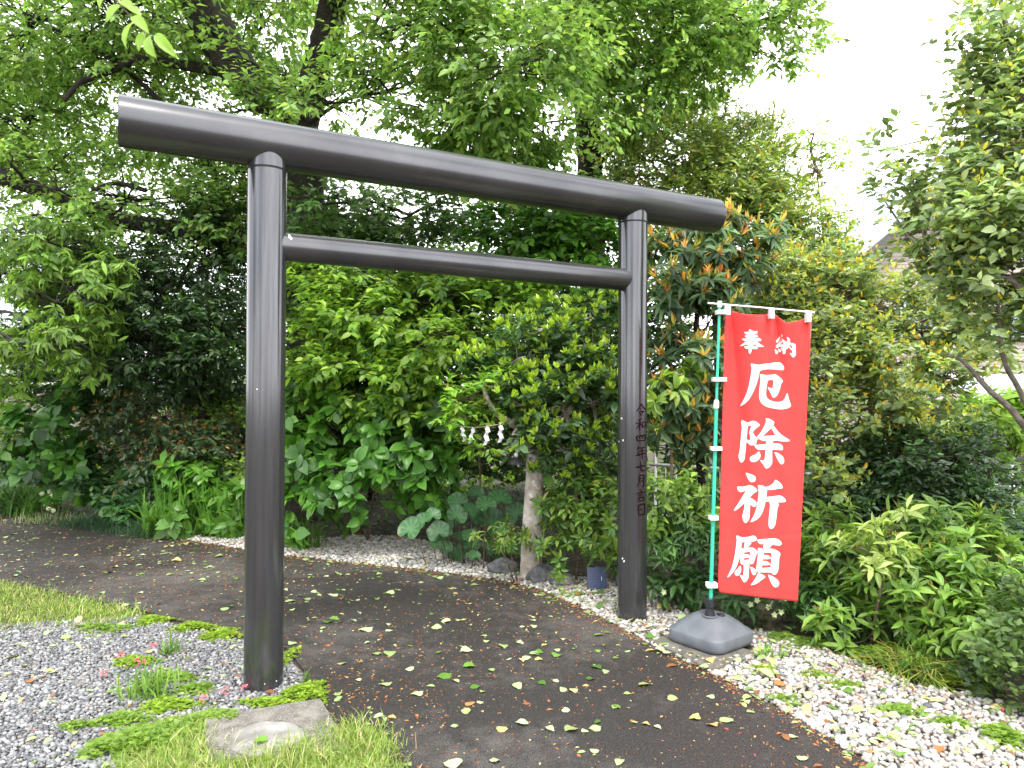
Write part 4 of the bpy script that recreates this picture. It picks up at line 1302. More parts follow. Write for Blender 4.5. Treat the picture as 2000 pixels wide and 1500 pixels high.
bx = gz(720, 8.2)
plant("hydrangea_bush", "big-leaved green hydrangea bush behind the white pebble strip", "shrub", bx,
      [blob(650, 810, 8.0, 70, 50), blob(620, 900, 7.9, 70, 60), blob(720, 880, 7.7, 90, 60), blob(800, 860, 7.6, 70, 50), blob(850, 920, 7.5, 50, 40), blob(700, 960, 7.6, 80, 45), blob(790, 960, 7.4, 60, 35), blob(620, 1000, 7.7, 50, 30), blob(760, 780, 7.9, 60, 40), blob(860, 830, 7.6, 40, 40), blob(600, 830, 8.0, 50, 60), blob(690, 750, 8.0, 50, 40)],
      480, 7, 0.22, (0.165, 0.098, 0.18), [(0.065, 0.175, 0.022, 4), (0.095, 0.225, 0.028, 3), (0.040, 0.115, 0.02, 3)], tmpl=T8, single_tmpl=TL, mat='leaf_mid', seed=15, sub=9, droop=0.3, upb=0.5, n_single=300, whorl=True,
      stems=[("stem", [bx, P(730, 960, 8.0), P(740, 880, 7.8)], [0.015, 0.012, 0.008]), ("stem", [bx, P(680, 950, 8.0), P(650, 850, 8.0)], [0.015, 0.012, 0.008])], limb_r=0.010)
bx = gz(120, 9.9)
plant("hydrangea_bush", "rounded green hydrangea bush by the far bend of the path", "shrub", bx,
      [blob(110, 830, 9.3, 70, 60), blob(80, 900, 9.2, 55, 45), blob(150, 780, 9.3, 50, 30), blob(130, 920, 9.2, 40, 40), blob(60, 850, 9.3, 40, 40)],
      170, 7, 0.2, (0.16, 0.095, 0.18), [(0.060, 0.165, 0.025, 4), (0.090, 0.21, 0.03, 3), (0.035, 0.10, 0.02, 3)], tmpl=T8, mat='leaf_mid', seed=16, sub=8, droop=0.3, upb=0.4, n_single=120, whorl=True,
      stems=[("stem", [bx, P(115, 930, 9.7), P(110, 860, 9.4)], [0.014, 0.011, 0.007])], limb_r=0.009)
bx = gz(310, 9.9)
plant("photinia_bush", "evergreen bush with rusty orange young leaves left of the near post", "shrub", bx,
      [blob(290, 820, 9.3, 90, 50), blob(360, 880, 9.1, 85, 45), blob(240, 870, 9.3, 60, 45), blob(300, 920, 9.1, 80, 30), blob(400, 830, 9.2, 60, 40), blob(210, 800, 9.5, 50, 30), blob(430, 910, 9.1, 40, 40)],
      800, 8, 0.18, (0.080, 0.036, 0.18), [(0.075, 0.13, 0.055, 4), (0.105, 0.165, 0.07, 3), (0.045, 0.085, 0.04, 3)], [(0.30, 0.12, 0.035, 3), (0.36, 0.19, 0.045, 2), (0.19, 0.18, 0.045, 2)], 3, tmpl=T4, mat='leaf_gloss', seed=17, sub=11, droop=0.5, upb=0.2, n_single=100, single_tmpl=T8, tip_up=0.2, tip_scale=0.55,
      stems=[("stem", [bx, P(315, 960, 9.7), P(320, 880, 9.4)], [0.02, 0.016, 0.01])])
bx = gz(440, 9.6)
plant("barberry_bush", "loose yellow-green bush half hidden behind the near post", "shrub", bx,
      [blob(440, 830, 9.2, 50, 45), blob(430, 790, 9.6, 60, 25), blob(460, 900, 9.1, 40, 40), blob(380, 770, 9.8, 50, 20)],
      260, 8, 0.18, (0.075, 0.030, 0.18), [(0.11, 0.20, 0.025, 4), (0.16, 0.25, 0.03, 3), (0.06, 0.12, 0.02, 3)], tmpl=T4, mat='leaf_mid', seed=18, sub=9, droop=0.2, n_single=40, single_tmpl=T8,
      stems=[("stem", [bx, P(440, 900, 9.4), P(440, 820, 9.2)], [0.015, 0.012, 0.008])])
for i, (px, Y, lab, pal, s, bl) in enumerate((
        (200, 9.7, "low dark leafy shrub under the rusty-tipped bush", [(0.035, 0.085, 0.03, 3), (0.05, 0.115, 0.03, 2)], 0.10, [(190, 930, 9.4, 60, 40), (150, 960, 9.2, 45, 30), (215, 975, 9.2, 45, 28)]),
        (300, 9.4, "pale-veined leafy herb patch at the path edge", [(0.055, 0.14, 0.05, 3), (0.08, 0.18, 0.04, 2)], 0.11, [(270, 970, 9.0, 45, 28), (250, 1000, 8.9, 35, 18), (320, 985, 8.9, 35, 22)]),
        (395, 9.2, "broad-leaved green perennials beside the near post", [(0.08, 0.20, 0.025, 3), (0.11, 0.24, 0.03, 2)], 0.15, [(375, 940, 8.9, 45, 30), (420, 970, 8.7, 45, 35), (390, 1000, 8.6, 50, 28), (450, 1000, 8.5, 35, 30)]),
        (30, 9.9, "low yellowish shrub at the far bend of the path", [(0.09, 0.15, 0.025, 3), (0.05, 0.10, 0.02, 2)], 0.07, [(30, 890, 9.7, 60, 28), (-30, 900, 9.7, 50, 30)]))):
    b0 = gz(px, Y)
    plant("leafy_shrub", lab, "shrub", b0, [blob(*b) for b in bl], 200, 7, 0.16, (s, s * 0.5, 0.2), pal, tmpl=T8, mat='leaf_mid', seed=30 + i, sub=8, droop=0.25, upb=0.5, n_single=70, whorl=(i == 2), limb_r=0.008,
          stems=[("stem", [b0, P(bl[0][0], bl[0][1] + 20, bl[0][2])], [0.010, 0.006])])

# rhododendron beside the banner
bx = gz(1372, 6.7)
RHO = [(0.072, 0.135, 0.056, 4), (0.105, 0.175, 0.075, 3), (0.045, 0.088, 0.042, 3)]
plant("rhododendron", "tall rhododendron with long drooping leaf whorls and orange-red shoots beside the banner", "shrub", bx,
      [blob(1340, 480, 6.6, 65, 40), blob(1410, 490, 6.7, 60, 45), blob(1330, 570, 6.5, 60, 50), blob(1390, 620, 6.4, 55, 50), blob(1320, 690, 6.3, 50, 50), blob(1370, 740, 6.2, 50, 50), blob(1330, 810, 6.2, 50, 50), blob(1390, 840, 6.3, 40, 50), blob(1470, 520, 6.8, 50, 50)],
      330, 9, 0.16, (0.145, 0.040, 0.16), RHO, [(0.55, 0.20, 0.06, 2), (0.62, 0.36, 0.08, 3), (0.45, 0.44, 0.08, 3)], 4, tmpl=T8, single_tmpl=TL, mat='leaf_mid', seed=20, sub=9, droop=0.55, upb=0.7, n_single=300, whorl=True, tip_up=0.9, tip_scale=0.66,
      stems=[("trunk", [bx, P(1375, 1000, 6.7), P(1368, 900, 6.6), P(1362, 780, 6.5), P(1360, 640, 6.5), P(1370, 520, 6.6)], [0.05, 0.047, 0.042, 0.035, 0.025, 0.015]),
             ("limb", [P(1366, 860, 6.55), P(1400, 720, 6.5), P(1420, 560, 6.6)], [0.03, 0.02, 0.012])], bark='bark_dark', limb_r=0.014)
plant("rhododendron", "pale green leaf whorls of a young rhododendron beside the far post", "shrub", gz(1310, 6.1),
      [blob(1300, 770, 5.95, 28, 20), blob(1330, 740, 6.0, 24, 18), blob(1345, 800, 5.95, 18, 14)],
      14, 8, 0.10, (0.15, 0.045, 0.12), [(0.17, 0.29, 0.045, 3), (0.22, 0.34, 0.06, 2)], tmpl=T8, single_tmpl=TL, mat='leaf_mid', seed=21, sub=3, droop=0.5, upb=0.5, n_single=100, whorl=True,
      stems=[("stem", [gz(1310, 6.1), P(1312, 950, 6.05), P(1308, 780, 5.97)], [0.016, 0.014, 0.008])], limb_r=0.008)
# yellow tipped holly behind the banner
bx = gz(1700, 7.0)
HOLLY = [(0.20, 0.285, 0.09, 4), (0.28, 0.355, 0.11, 3), (0.10, 0.160, 0.06, 2.5)]
plant("holly_bush", "large glossy bush sprinkled with yellow-orange buds behind the banner", "shrub", bx,
      [blob(1620, 590, 6.9, 90, 60), blob(1720, 600, 7.1, 80, 55), blob(1800, 650, 7.0, 75, 55), blob(1640, 700, 6.6, 80, 60), blob(1740, 720, 6.7, 90, 60), blob(1840, 740, 6.8, 60, 50), blob(1680, 810, 6.4, 90, 55), blob(1790, 820, 6.5, 80, 45), blob(1620, 880, 6.2, 45, 50), blob(1560, 540, 7.2, 60, 40), blob(1880, 640, 7.2, 50, 50), blob(1610, 960, 6.1, 35, 40), blob(1540, 620, 7.0, 60, 60), blob(1540, 760, 6.8, 60, 80), blob(1600, 510, 7.4, 70, 35)],
      2500, 7, 0.17, (0.070, 0.034, 0.18), HOLLY, YELTIP, 3, tmpl=T8, mat='leaf_gloss', seed=22, sub=14, droop=0.2, upb=0.45, n_single=200, tip_up=1.0, tip_scale=0.62,
      stems=[("trunk", [bx, P(1700, 900, 6.8), P(1705, 760, 6.8), P(1710, 650, 6.9)], [0.05, 0.045, 0.035, 0.02])])
bx = gz(1872, 6.3)
plant("yew_bush", "dark twiggy bush with a thin brown trunk under the yellow-budded bush", "shrub", bx,
      [blob(1800, 900, 6.2, 80, 40), blob(1880, 880, 6.2, 70, 45), blob(1830, 960, 6.2, 90, 40), blob(1930, 930, 6.4, 50, 45), blob(1700, 930, 6.3, 90, 50), blob(1740, 1000, 6.2, 90, 40), blob(1900, 1000, 6.1, 70, 40), blob(1640, 1020, 6.2, 80, 50), blob(1850, 1050, 5.8, 110, 40), blob(1700, 1080, 5.8, 90, 40), blob(1960, 1080, 5.6, 80, 50)],
      3300, 8, 0.16, (0.060, 0.027, 0.18), DARK, [(0.05, 0.10, 0.02, 1)], 0.1, tmpl=T4, mat='leaf_gloss', seed=23, sub=12, droop=0.2, upb=0.3, clump_var=0.25,
      stems=[("trunk", [bx, P(1872, 1050, 6.3), P(1868, 985, 6.3), P(1872, 900, 6.3)], [0.035, 0.032, 0.030, 0.018]), ("limb", [P(1868, 985, 6.3), P(1835, 955, 6.2), P(1815, 905, 6.2)], [0.022, 0.016, 0.01]), ("limb", [P(1870, 930, 6.3), P(1840, 902, 6.25), P(1790, 890, 6.2)], [0.02, 0.014, 0.008])], bark='bark_brown')
bx = gz(1960, 8.6)
plant("aucuba_bush", "bright yellow-green broadleaf bush in front of the dark shed", "shrub", bx,
      [blob(1950, 830, 8.4, 60, 40), blob(2010, 840, 8.4, 60, 40), blob(1900, 830, 8.6, 40, 30), blob(1990, 880, 8.4, 60, 30), blob(1960, 1010, 8.0, 60, 40)],
      170, 8, 0.18, (0.15, 0.050, 0.18), [(0.20, 0.33, 0.03, 4), (0.13, 0.24, 0.03, 3), (0.28, 0.40, 0.04, 1)], tmpl=T8, mat='leaf', seed=24, sub=8, droop=0.1, upb=0.6, n_single=100, whorl=True,
      stems=[("stem", [bx, P(1955, 900, 8.5), P(1950, 840, 8.4)], [0.02, 0.015, 0.01])])

# near tree at the right edge
bx = (3.75, 5.0, 0)
plant("ternstroemia_tree", "broad-leaved evergreen tree with grey forked branches leaning in beside the pebble bed", "tree", bx,
      [blob(1960, 60, 4.7, 75, 60, w=.6), blob(1990, 180, 4.6, 75, 60, w=.7), blob(1920, 170, 4.7, 45, 60, w=.6), blob(1720, 380, 4.9, 14, 14), blob(1735, 290, 4.9, 16, 12), blob(1850, 250, 4.8, 30, 25, w=.6), blob(1960, 300, 4.5, 80, 60), blob(1880, 340, 4.6, 60, 45), blob(1820, 390, 4.7, 50, 30), blob(1900, 430, 4.4, 80, 45), blob(1980, 440, 4.3, 80, 60), blob(1870, 510, 4.5, 70, 35), blob(1960, 540, 4.4, 80, 45), blob(1930, 620, 4.6, 60, 35), blob(2000, 650, 4.5, 60, 45), blob(1780, 340, 4.8, 25, 20), blob(1760, 470, 4.8, 35, 20), blob(1880, 90, 4.8, 25, 30), blob(2060, 300, 4.6, 90, 200)],
      1500, 7, 0.17, (0.070, 0.037, 0.18), [(0.21, 0.30, 0.115, 4), (0.28, 0.36, 0.15, 3), (0.125, 0.19, 0.075, 2.5)], [(0.40, 0.44, 0.05, 3), (0.52, 0.45, 0.04, 2)], 2, tmpl=T8, single_tmpl=TL, mat='leaf_gloss', seed=25, sub=10, droop=0.15, upb=0.4, n_single=300, tip_scale=0.5, shell=0.15, spread=0.34,
      stems=[("trunk", [bx, (3.5, 4.9, 0.6), P(2080, 960, 4.8), P(2010, 845, 4.7)], [0.065, 0.055, 0.038, 0.025]),
             ("limb", [P(2010, 845, 4.7), P(1970, 795, 4.65), P(1930, 760, 4.6), P(1880, 705, 4.6), P(1850, 695, 4.6)], [0.024, 0.020, 0.017, 0.012, 0.006]),
             ("limb", [P(2040, 880, 4.75), P(1995, 770, 4.6), P(1960, 700, 4.5), P(1950, 600, 4.45), P(1930, 480, 4.45)], [0.020, 0.017, 0.015, 0.011, 0.007]),
             ("limb", [P(2050, 700, 4.6), P(1990, 560, 4.4), P(1900, 540, 4.45), P(1810, 515, 4.6)], [0.025, 0.022, 0.014, 0.008]),
             ("limb", [P(2080, 800, 4.7), P(2030, 400, 4.6), P(1985, 150, 4.6), P(1950, -20, 4.7)], [0.035, 0.03, 0.02, 0.012])], bark='bark_grey', limb_r=0.010)

# bright whorled shrub at the lower right
bx = gz(1830, 5.1)
plant("daphne_bush", "bright green bush with narrow whorled leaves at the edge of the pebble bed", "shrub", bx,
      [blob(1850, 1080, 5.0, 90, 55), blob(1760, 1130, 5.0, 80, 55), blob(1930, 1130, 4.7, 80, 60), blob(1840, 1180, 4.7, 90, 55), blob(1660, 1110, 5.3, 60, 50), blob(1940, 1230, 4.4, 70, 60), blob(1720, 1200, 4.9, 70, 40), blob(1870, 1270, 4.4, 70, 30), blob(1640, 1190, 5.2, 50, 40), blob(2020, 1180, 4.5, 70, 80), blob(1780, 1050, 5.3, 60, 30), blob(1600, 1130, 5.5, 45, 50), blob(1690, 1250, 4.8, 60, 22), blob(1800, 1250, 4.6, 60, 25), blob(1610, 1060, 5.6, 50, 40)],
      780, 7, 0.14, (0.112, 0.031, 0.20), [(0.145, 0.255, 0.045, 4), (0.195, 0.315, 0.06, 3), (0.095, 0.185, 0.04, 3)], [(0.26, 0.18, 0.04, 1), (0.28, 0.38, 0.07, 2)], 0.3, tmpl=T8, single_tmpl=TL, mat='leaf_mid', seed=26, sub=9, droop=0.15, upb=0.8, n_single=300, whorl=True, tip_scale=0.5,
      stems=[("stem", [bx, P(1830, 1170, 5.0), P(1850, 1090, 5.0)], [0.016, 0.012, 0.008])], limb_r=0.009)
plant("variegated_shrub", "small shrub with cream-edged leaf rosettes in front of the bright green bush", "shrub", gz(1700, 4.85),
      [blob(1755, 1030, 4.75, 28, 14), blob(1735, 1085, 4.7, 30, 14), blob(1670, 1070, 4.75, 24, 12), blob(1690, 1120, 4.65, 22, 12), blob(1740, 1120, 4.6, 24, 12)],
      26, 8, 0.09, (0.105, 0.026, 0.15), [(0.30, 0.38, 0.12, 3), (0.20, 0.30, 0.06, 3)], tmpl=T8, single_tmpl=TL, mat='leaf_mid', seed=27, sub=4, droop=0.2, upb=0.9, n_single=180, whorl=True,
      stems=[("stem", [gz(1700, 4.85), P(1720, 1150, 4.75), P(1740, 1050, 4.75)], [0.012, 0.010, 0.006])], limb_r=0.007)
plant("boxwood_bush", "dark small-leaved bush closing the outer corner of the pebble bed", "shrub", gz(2010, 4.0),
      [blob(1985, 1290, 3.95, 45, 50), blob(2040, 1200, 4.1, 70, 80), blob(1990, 1350, 3.8, 45, 25), blob(1940, 1330, 4.1, 40, 20)],
      340, 8, 0.12, (0.05, 0.026, 0.18), [(0.11, 0.185, 0.055, 4), (0.15, 0.23, 0.065, 3), (0.065, 0.12, 0.045, 3)], tmpl=T8, mat='leaf_mid', seed=28, sub=9, droop=0.1, upb=0.6, n_single=100,
      stems=[("stem", [gz(2010, 4.0), P(2005, 1330, 4.0)], [0.012, 0.008])], limb_r=0.007)
for i, (px, Y, lab, bl) in enumerate((
        (1125, 6.5, "yellow-green leafy shrub between the pale trunk and the far post", [(1105, 985, 6.4, 36, 28), (1135, 1040, 6.25, 50, 33), (1180, 1000, 6.3, 40, 40), (1095, 1085, 6.3, 24, 18), (1150, 1062, 6.45, 38, 22), (1200, 960, 6.5, 40, 25)]),
        (1320, 6.1, "cream-flecked leafy shrub between the far post and the green pole", [(1310, 980, 5.9, 45, 28), (1350, 1010, 5.9, 40, 30), (1300, 1040, 5.85, 35, 28), (1370, 960, 6.0, 30, 25), (1400, 1040, 6.0, 40, 40)]))):
    b0 = gz(px, Y)
    plant("aucuba_bush", lab, "shrub", b0, [blob(*b) for b in bl], 190, 7, 0.13, (0.092, 0.034, 0.18), [(0.10, 0.19, 0.03, 4), (0.16, 0.25, 0.04, 3), (0.06, 0.13, 0.025, 3), (0.34, 0.34, 0.08, 0.5 + 0.6 * i)],
          tmpl=T8, single_tmpl=TL, mat='leaf_mid', seed=40 + i, sub=8, droop=0.25, upb=0.5, n_single=260, whorl=True, limb_r=0.007,
          stems=[("stem", [b0, P(bl[1][0], bl[1][1], bl[1][2])], [0.012, 0.007])])
b0 = gz(1330, 5.9)
plant("pieris_bush", "dark narrow-leaved shrub beside the green banner pole", "shrub", b0,
      [blob(1310, 1085, 5.75, 45, 22), blob(1360, 1090, 5.8, 35, 25), blob(1330, 1060, 5.8, 35, 18)],
      90, 8, 0.11, (0.10, 0.022, 0.18), [(0.045, 0.105, 0.028, 3), (0.07, 0.15, 0.035, 2)], tmpl=T8, single_tmpl=TL, mat='leaf_gloss', seed=44, sub=7, droop=0.5, upb=0.5, n_single=200, whorl=True, limb_r=0.006,
      stems=[("stem", [b0, P(1330, 1090, 5.8)], [0.010, 0.006])])
b0 = G(1005, 1140)
plant("variegated_shrub", "little two-stemmed variegated shrub in front of the big round leaves", "shrub", (b0.x, b0.y, 0),
      [blob(962, 1056, 6.3, 22, 8), blob(1005, 1045, 6.35, 24, 9), blob(985, 1046, 6.4, 20, 7), blob(945, 1066, 6.25, 14, 7)],
      34, 8, 0.08, (0.075, 0.022, 0.16), [(0.12, 0.21, 0.03, 3), (0.24, 0.30, 0.07, 2), (0.07, 0.15, 0.025, 2)], tmpl=T8, single_tmpl=TL, mat='leaf_mid', seed=45, sub=5, droop=0.25, upb=0.5, n_single=150, whorl=True, limb_r=0.005,
      stems=[("stem", [b0, P(990, 1095, 6.3), P(972, 1060, 6.3)], [0.008, 0.007, 0.005]), ("stem", [b0 + Vector((0.03, 0, 0)), P(997, 1080, 6.35), P(985, 1050, 6.35)], [0.008, 0.007, 0.005])], bark='bark_brown')
# hellebores under the banner
HEL = [(0.045, 0.105, 0.030, 3), (0.065, 0.14, 0.035, 2)]
for i, (px, py, lab, bl) in enumerate((
        (1345, 1195, "dark hellebore clump between the far post and the banner stand", [(1330, 1155, 5.6, 30, 16), (1370, 1165, 5.6, 28, 16), (1300, 1165, 5.7, 20, 14)]),
        (1490, 1215, "hellebore clump with pale green flowers under the banner", [(1450, 1185, 5.3, 40, 18), (1510, 1190, 5.25, 40, 22), (1480, 1165, 5.4, 40, 14), (1540, 1160, 5.4, 35, 25)]),
        (1600, 1235, "hellebore with palm-shaped dark leaves beside the bright green bush", [(1600, 1190, 5.0, 26, 16), (1640, 1215, 5.0, 30, 14), (1570, 1215, 5.05, 26, 14)]))):
    b0 = G(px, py)
    rt = plant("hellebore", lab, "plant", (b0.x, b0.y, 0), [blob(*b) for b in bl], 30, 7, 0.10, (0.12, 0.036, 0.16), HEL, tmpl=T8, single_tmpl=TL, mat='leaf_mid', seed=50 + i, sub=5, droop=0.3, upb=0.8, n_single=200, whorl=True, limb_r=0.005,
               stems=[("stem", [b0, P(bl[0][0], bl[0][1], bl[0][2])], [0.006, 0.004])], group=None)
    rr_ = np.random.default_rng(60 + i)
    fl = [(1478, 1172), (1500, 1185), (1512, 1200), (1535, 1168), (1490, 1160), (1525, 1195), (1548, 1150), (1465, 1180)] if i == 1 else ([(1640, 1160), (1612, 1168)] if i == 2 else [(1296, 1156)])
    for (fx, fy) in fl:
        c = P(fx, fy, 5.1 if i else 5.45)
        n5 = 5
        ph = np.arange(n5) / n5 * 6.283 + rr_.uniform(0, 6)
        axf = np.stack([np.cos(ph), -0.5 + 0 * ph, np.sin(ph)], 1); upf = np.tile(np.array([0.1, -1.0, -0.3]), (n5, 1))
        me = leaves_mesh("flower", np.tile(np.array(c) - np.array(rt.location), (n5, 1)), axf, upf, np.full(n5, 0.026), np.full(n5, 0.022), np.tile(np.array([[0.58, 0.66, 0.38]]), (n5, 1)), T8, M['petal'])
        link("flower", me, rt)

# far trees seen through the gaps
back_r = np.random.default_rng(77)
bl = []
for px in range(-500, 2700, 130):
    bl.append(blob(px, 860 + back_r.uniform(-25, 25), 12.6, 150, 130, 0.8))
bl += [blob(px, 720 + back_r.uniform(-20, 20), 12.4, 120, 70, 0.8) for px in range(-420, 330, 120)]
hedge = plant("background_hedge", "sunlit yellow-green hedge far behind the shrubs", "hedge", (0, 12.6, 0), bl, 6200, 8, 0.28, (0.12, 0.06, 0.2), LIME, tmpl=T4, mat='leaf', seed=78, sub=16, twig_geo=False)
bl = [blob(px, 640 + back_r.uniform(-40, 40), 11.4, 130, 120, 0.7) for px in (250, 420, 600, 780, 950, 1120, 1300, 1430, 1560)] + [blob(px, 830, 11.2, 110, 90, 0.6) for px in (1300, 1430, 1560, 1000, 700, 480, 300)]
plant("laurel_hedge", "deep green laurel screen closing the view between the posts", "hedge", (-1.5, 11.4, 0), bl, 4300, 8, 0.26, (0.12, 0.055, 0.2), DARK, tmpl=T4, mat='leaf_mid', seed=79, sub=16, twig_geo=False,
      stems=[("trunk", [(-3.5 + 1.3 * q, 11.4, 0), (-3.5 + 1.3 * q, 11.4, 1.6)], [0.06, 0.03]) for q in range(5)], bark='bark_dark')

# ================================================================== LOW PLANTS AND GARDEN THINGS
# ---- leopard plant: every big round leaf is a part
fr = np.random.default_rng(91)
far = empty("leopard_plant", (P(930, 1090, 7.0).x, 7.0, 0), "leopard plant with big round blue-green leaves beside the pale trunk", "plant")


def kidney(r_, seed, c1, c2):
    rg = random.Random(seed)
    n = 30
    V = [(0, 0, -0.10 * r_)]; cols = [c2]
    for ring, f in ((1, 0.5), (2, 0.82), (3, 1.0)):
        for k in range(n):
            a = 2 * math.pi * k / n
            notch = math.exp(-((math.pi - abs(a - math.pi * 1.5 if a > math.pi * 0.5 else a + math.pi * 0.5)) / 0.38) ** 2) if False else math.exp(-(((a - 1.5 * math.pi + math.pi) % (2 * math.pi) - math.pi) / 0.42) ** 2)
            rr = r_ * f * (1 - 0.62 * notch) * (1 + 0.035 * math.sin(5 * a + seed) * (ring == 3))
            z = -0.10 * r_ + 0.16 * r_ * f * f + (0.06 * r_ * math.sin(4 * a + seed * 1.7) if ring == 3 else 0) + 0.02 * r_ * (k % 2) * f
            V.append((rr * math.cos(a), rr * math.sin(a), z))
            cols.append(c2 if (k % 3 == 0 and ring < 3) else c1)
    T = []
    for k in range(n):
        T.append((0, 1 + k, 1 + (k + 1) % n))
        for ring in range(2):
            a, b = 1 + ring * n + k, 1 + ring * n + (k + 1) % n
            T += [(a, a + n, b + n), (a, b + n, b)]
    return trimesh("round_leaf", np.array(V), np.array(T), M['leaf_mid'], np.array(cols), True)


for i, (x, y, r_) in enumerate([(800, 1033, 21), (856, 1038, 19), (826, 1017, 16), (894, 980, 17), (893, 1006, 17), (949, 985, 17), (977, 973, 20), (961, 1021, 26), (934, 1006, 17), (1007, 1002, 18), (893, 1082, 17), (919, 1047, 15), (898, 1050, 11), (921, 1062, 15), (1005, 1069, 17), (926, 1085, 11), (866, 1042, 15), (919, 996, 13), (954, 1068, 15), (872, 1070, 12), (850, 1062, 11), (878, 1020, 13), (930, 962, 13), (846, 1005, 13), (985, 1045, 14), (975, 1085, 13)]):
    Y = 6.95 + fr.uniform(-0.15, 0.2) - (r_ > 24) * 0.1
    c = P(x, y, Y)
    m = r_ / F * Y * 1.22
    base_c = np.array([0.045, 0.110, 0.042]) * math.exp(fr.normal(0, 0.22))
    me = kidney(m, i, base_c, base_c * 1.7)
    o = link("round_leaf", me, far)
    n_ = Vector((fr.normal(0, 0.35), -0.85 + fr.normal(0, 0.2), 0.62 + fr.normal(0, 0.2))).normalized()
    q = n_.to_track_quat('Z', 'Y')
    o.rotation_euler = (q.to_matrix() @ Matrix.Rotation(fr.normal(0, 0.6), 3, 'Z')).to_euler()
    o.location = c - far.location
    g = Geo(); b0 = Vector((far.location.x + (c.x - far.location.x) * 0.75, Y + 0.08, 0.0))
    q_, rr_ = spline([b0, (b0 + c) / 2 + Vector((0, 0.05, 0.04)), c + Vector((0, 0.01, -0.005))], [0.006, 0.005, 0.004], 4)
    g.tube(q_, rr_, 6); g.build("petiole", M['twig'], far, smooth=True)

# ---- garden rocks
def rock(px, py, wpx, hpx, label, seed, rot=0.0):
    c = G(px, py)
    k = c.y / F
    rg = np.random.default_rng(seed)
    V = ICO3_V.copy()
    from mathutils import noise
    off = Vector(rg.uniform(0, 50, 3))
    out = []
    for v in V:
        d = 1 + 0.30 * noise.noise(Vector(v) * 1.1 + off) + 0.10 * noise.noise(Vector(v) * 3.2 + off)
        out.append(Vector(v) * d)
    rm = Matrix.Rotation(rot, 3, 'Y')
    sx_, sz_ = wpx * k / 2, hpx * k / 2
    out = [rm @ Vector((v.x * sx_, v.y * sx_ * 0.8, v.z * sz_)) + Vector((0, 0, sz_ * 0.72)) for v in out]
    me = pymesh("garden_rock", out, ICO3_T.tolist(), M['rock'], True)
    o = link("garden_rock", me); o.location = (c.x, c.y + sx_ * 0.5, 0)
    tag(o, label, "rock")


_i = bmesh.new(); bmesh.ops.create_icosphere(_i, subdivisions=4, radius=1.0)
ICO3_V = np.array([v.co[:] for v in _i.verts]); ICO3_T = np.array([[v.index for v in f.verts] for f in _i.faces]); _i.free()
rock(982, 1124, 58, 34, "rounded grey rock left of the pale trunk", 1)
rock(1058, 1141, 60, 42, "dark tilted rock at the foot of the pale trunk", 2, -0.3)
rock(1096, 1147, 56, 30, "light-scratched grey rock next to the solar panel", 3)
rock(1222, 1150, 40, 34, "dark rock behind the far post's foot", 4)
rock(885, 1098, 40, 30, "dark rock under the big round leaves", 5)

# ---- small solar panel
c = G(1166, 1156)
sp = empty("solar_panel", (c.x, c.y, 0), "small blue solar panel propped at the edge of the white pebbles", "solar panel")
k = c.y / F
tilt = Matrix.Rotation(math.radians(-14), 3, 'X') @ Matrix.Rotation(math.radians(0), 3, 'Z')
w_, h_ = 38 * k, 42 * k
cc = Vector((c.x, c.y + 0.02, 0.02 + h_ / 2))
g = Geo(); g.box(cc, (w_, 0.012, h_), tilt); fo = g.build("frame", M['black_plastic'], sp, bevel=0.002)
me = pymesh("cells", [(-w_ / 2 * .95, -h_ / 2 * .95, 0), (w_ / 2 * .95, -h_ / 2 * .95, 0), (w_ / 2 * .95, h_ / 2 * .95, 0), (-w_ / 2 * .95, h_ / 2 * .95, 0)], [(0, 1, 2, 3)], M['solar'])
o = link("cells", me, sp); o.location = cc - sp.location + tilt @ Vector((0, -0.0075, 0)); o.rotation_euler = (math.radians(90 - 14), 0, 0)
g = Geo(); g.box(cc + tilt @ Vector((w_ * 0.24, -0.0085, -h_ * 0.02)), (0.004, 0.001, h_ * 0.17), tilt); g.build("white_mark", M['white_plastic'], sp)
g = Geo(); g.box(cc + Vector((0, 0.05, -h_ * 0.2)), (0.02, 0.012, h_ * 0.75), Matrix.Rotation(math.radians(24), 3, 'X')); g.build("prop", M['black_plastic'], sp)

# ---- hanging metal shade under the sakaki
c = P(1008, 906, 6.35)
sh = empty("hanging_lamp", c, "black shallow lamp shade hanging on a cord beside the pale trunk", "lamp")
R_ = 18 * 6.35 / F
g = Geo(); g.lathe([(R_, 0.0), (R_ * 0.96, 0.012), (R_ * 0.75, 0.034), (R_ * 0.45, 0.052), (R_ * 0.22, 0.060), (R_ * 0.20, 0.056), (R_ * 0.7, 0.030), (R_ * 0.94, 0.004)], 32, c, cap=False); g.build("shade", M['black_metal'], sh, smooth=True)
g = Geo(); g.lathe([(0.016, 0.056), (0.016, 0.085), (0.010, 0.095), (0.003, 0.098)], 16, c); g.build("socket", M['white_metal'], sh, smooth=True)
g = Geo(); g.tube([c + Vector((0, 0, 0.095)), P(1009, 850, 6.38), P(1010, 826, 6.45)], [0.003, 0.003, 0.003], 6); g.build("cord", M['black_plastic'], sh)

# ---- sacred rope with four zigzag paper streamers
ra = [P(893, 832, 6.25), P(925, 835, 6.25), P(950, 833, 6.25), P(975, 829, 6.28), P(1000, 828, 6.42)]
q, rr_ = spline(ra, [0.004] * 5, 6)
g = Geo(); g.tube(q, rr_, 6); ro = g.build("straw_rope", M['rope'], None, smooth=True, org=ra[2]); tag(ro, "thin straw rope strung under the sakaki branch", "rope")


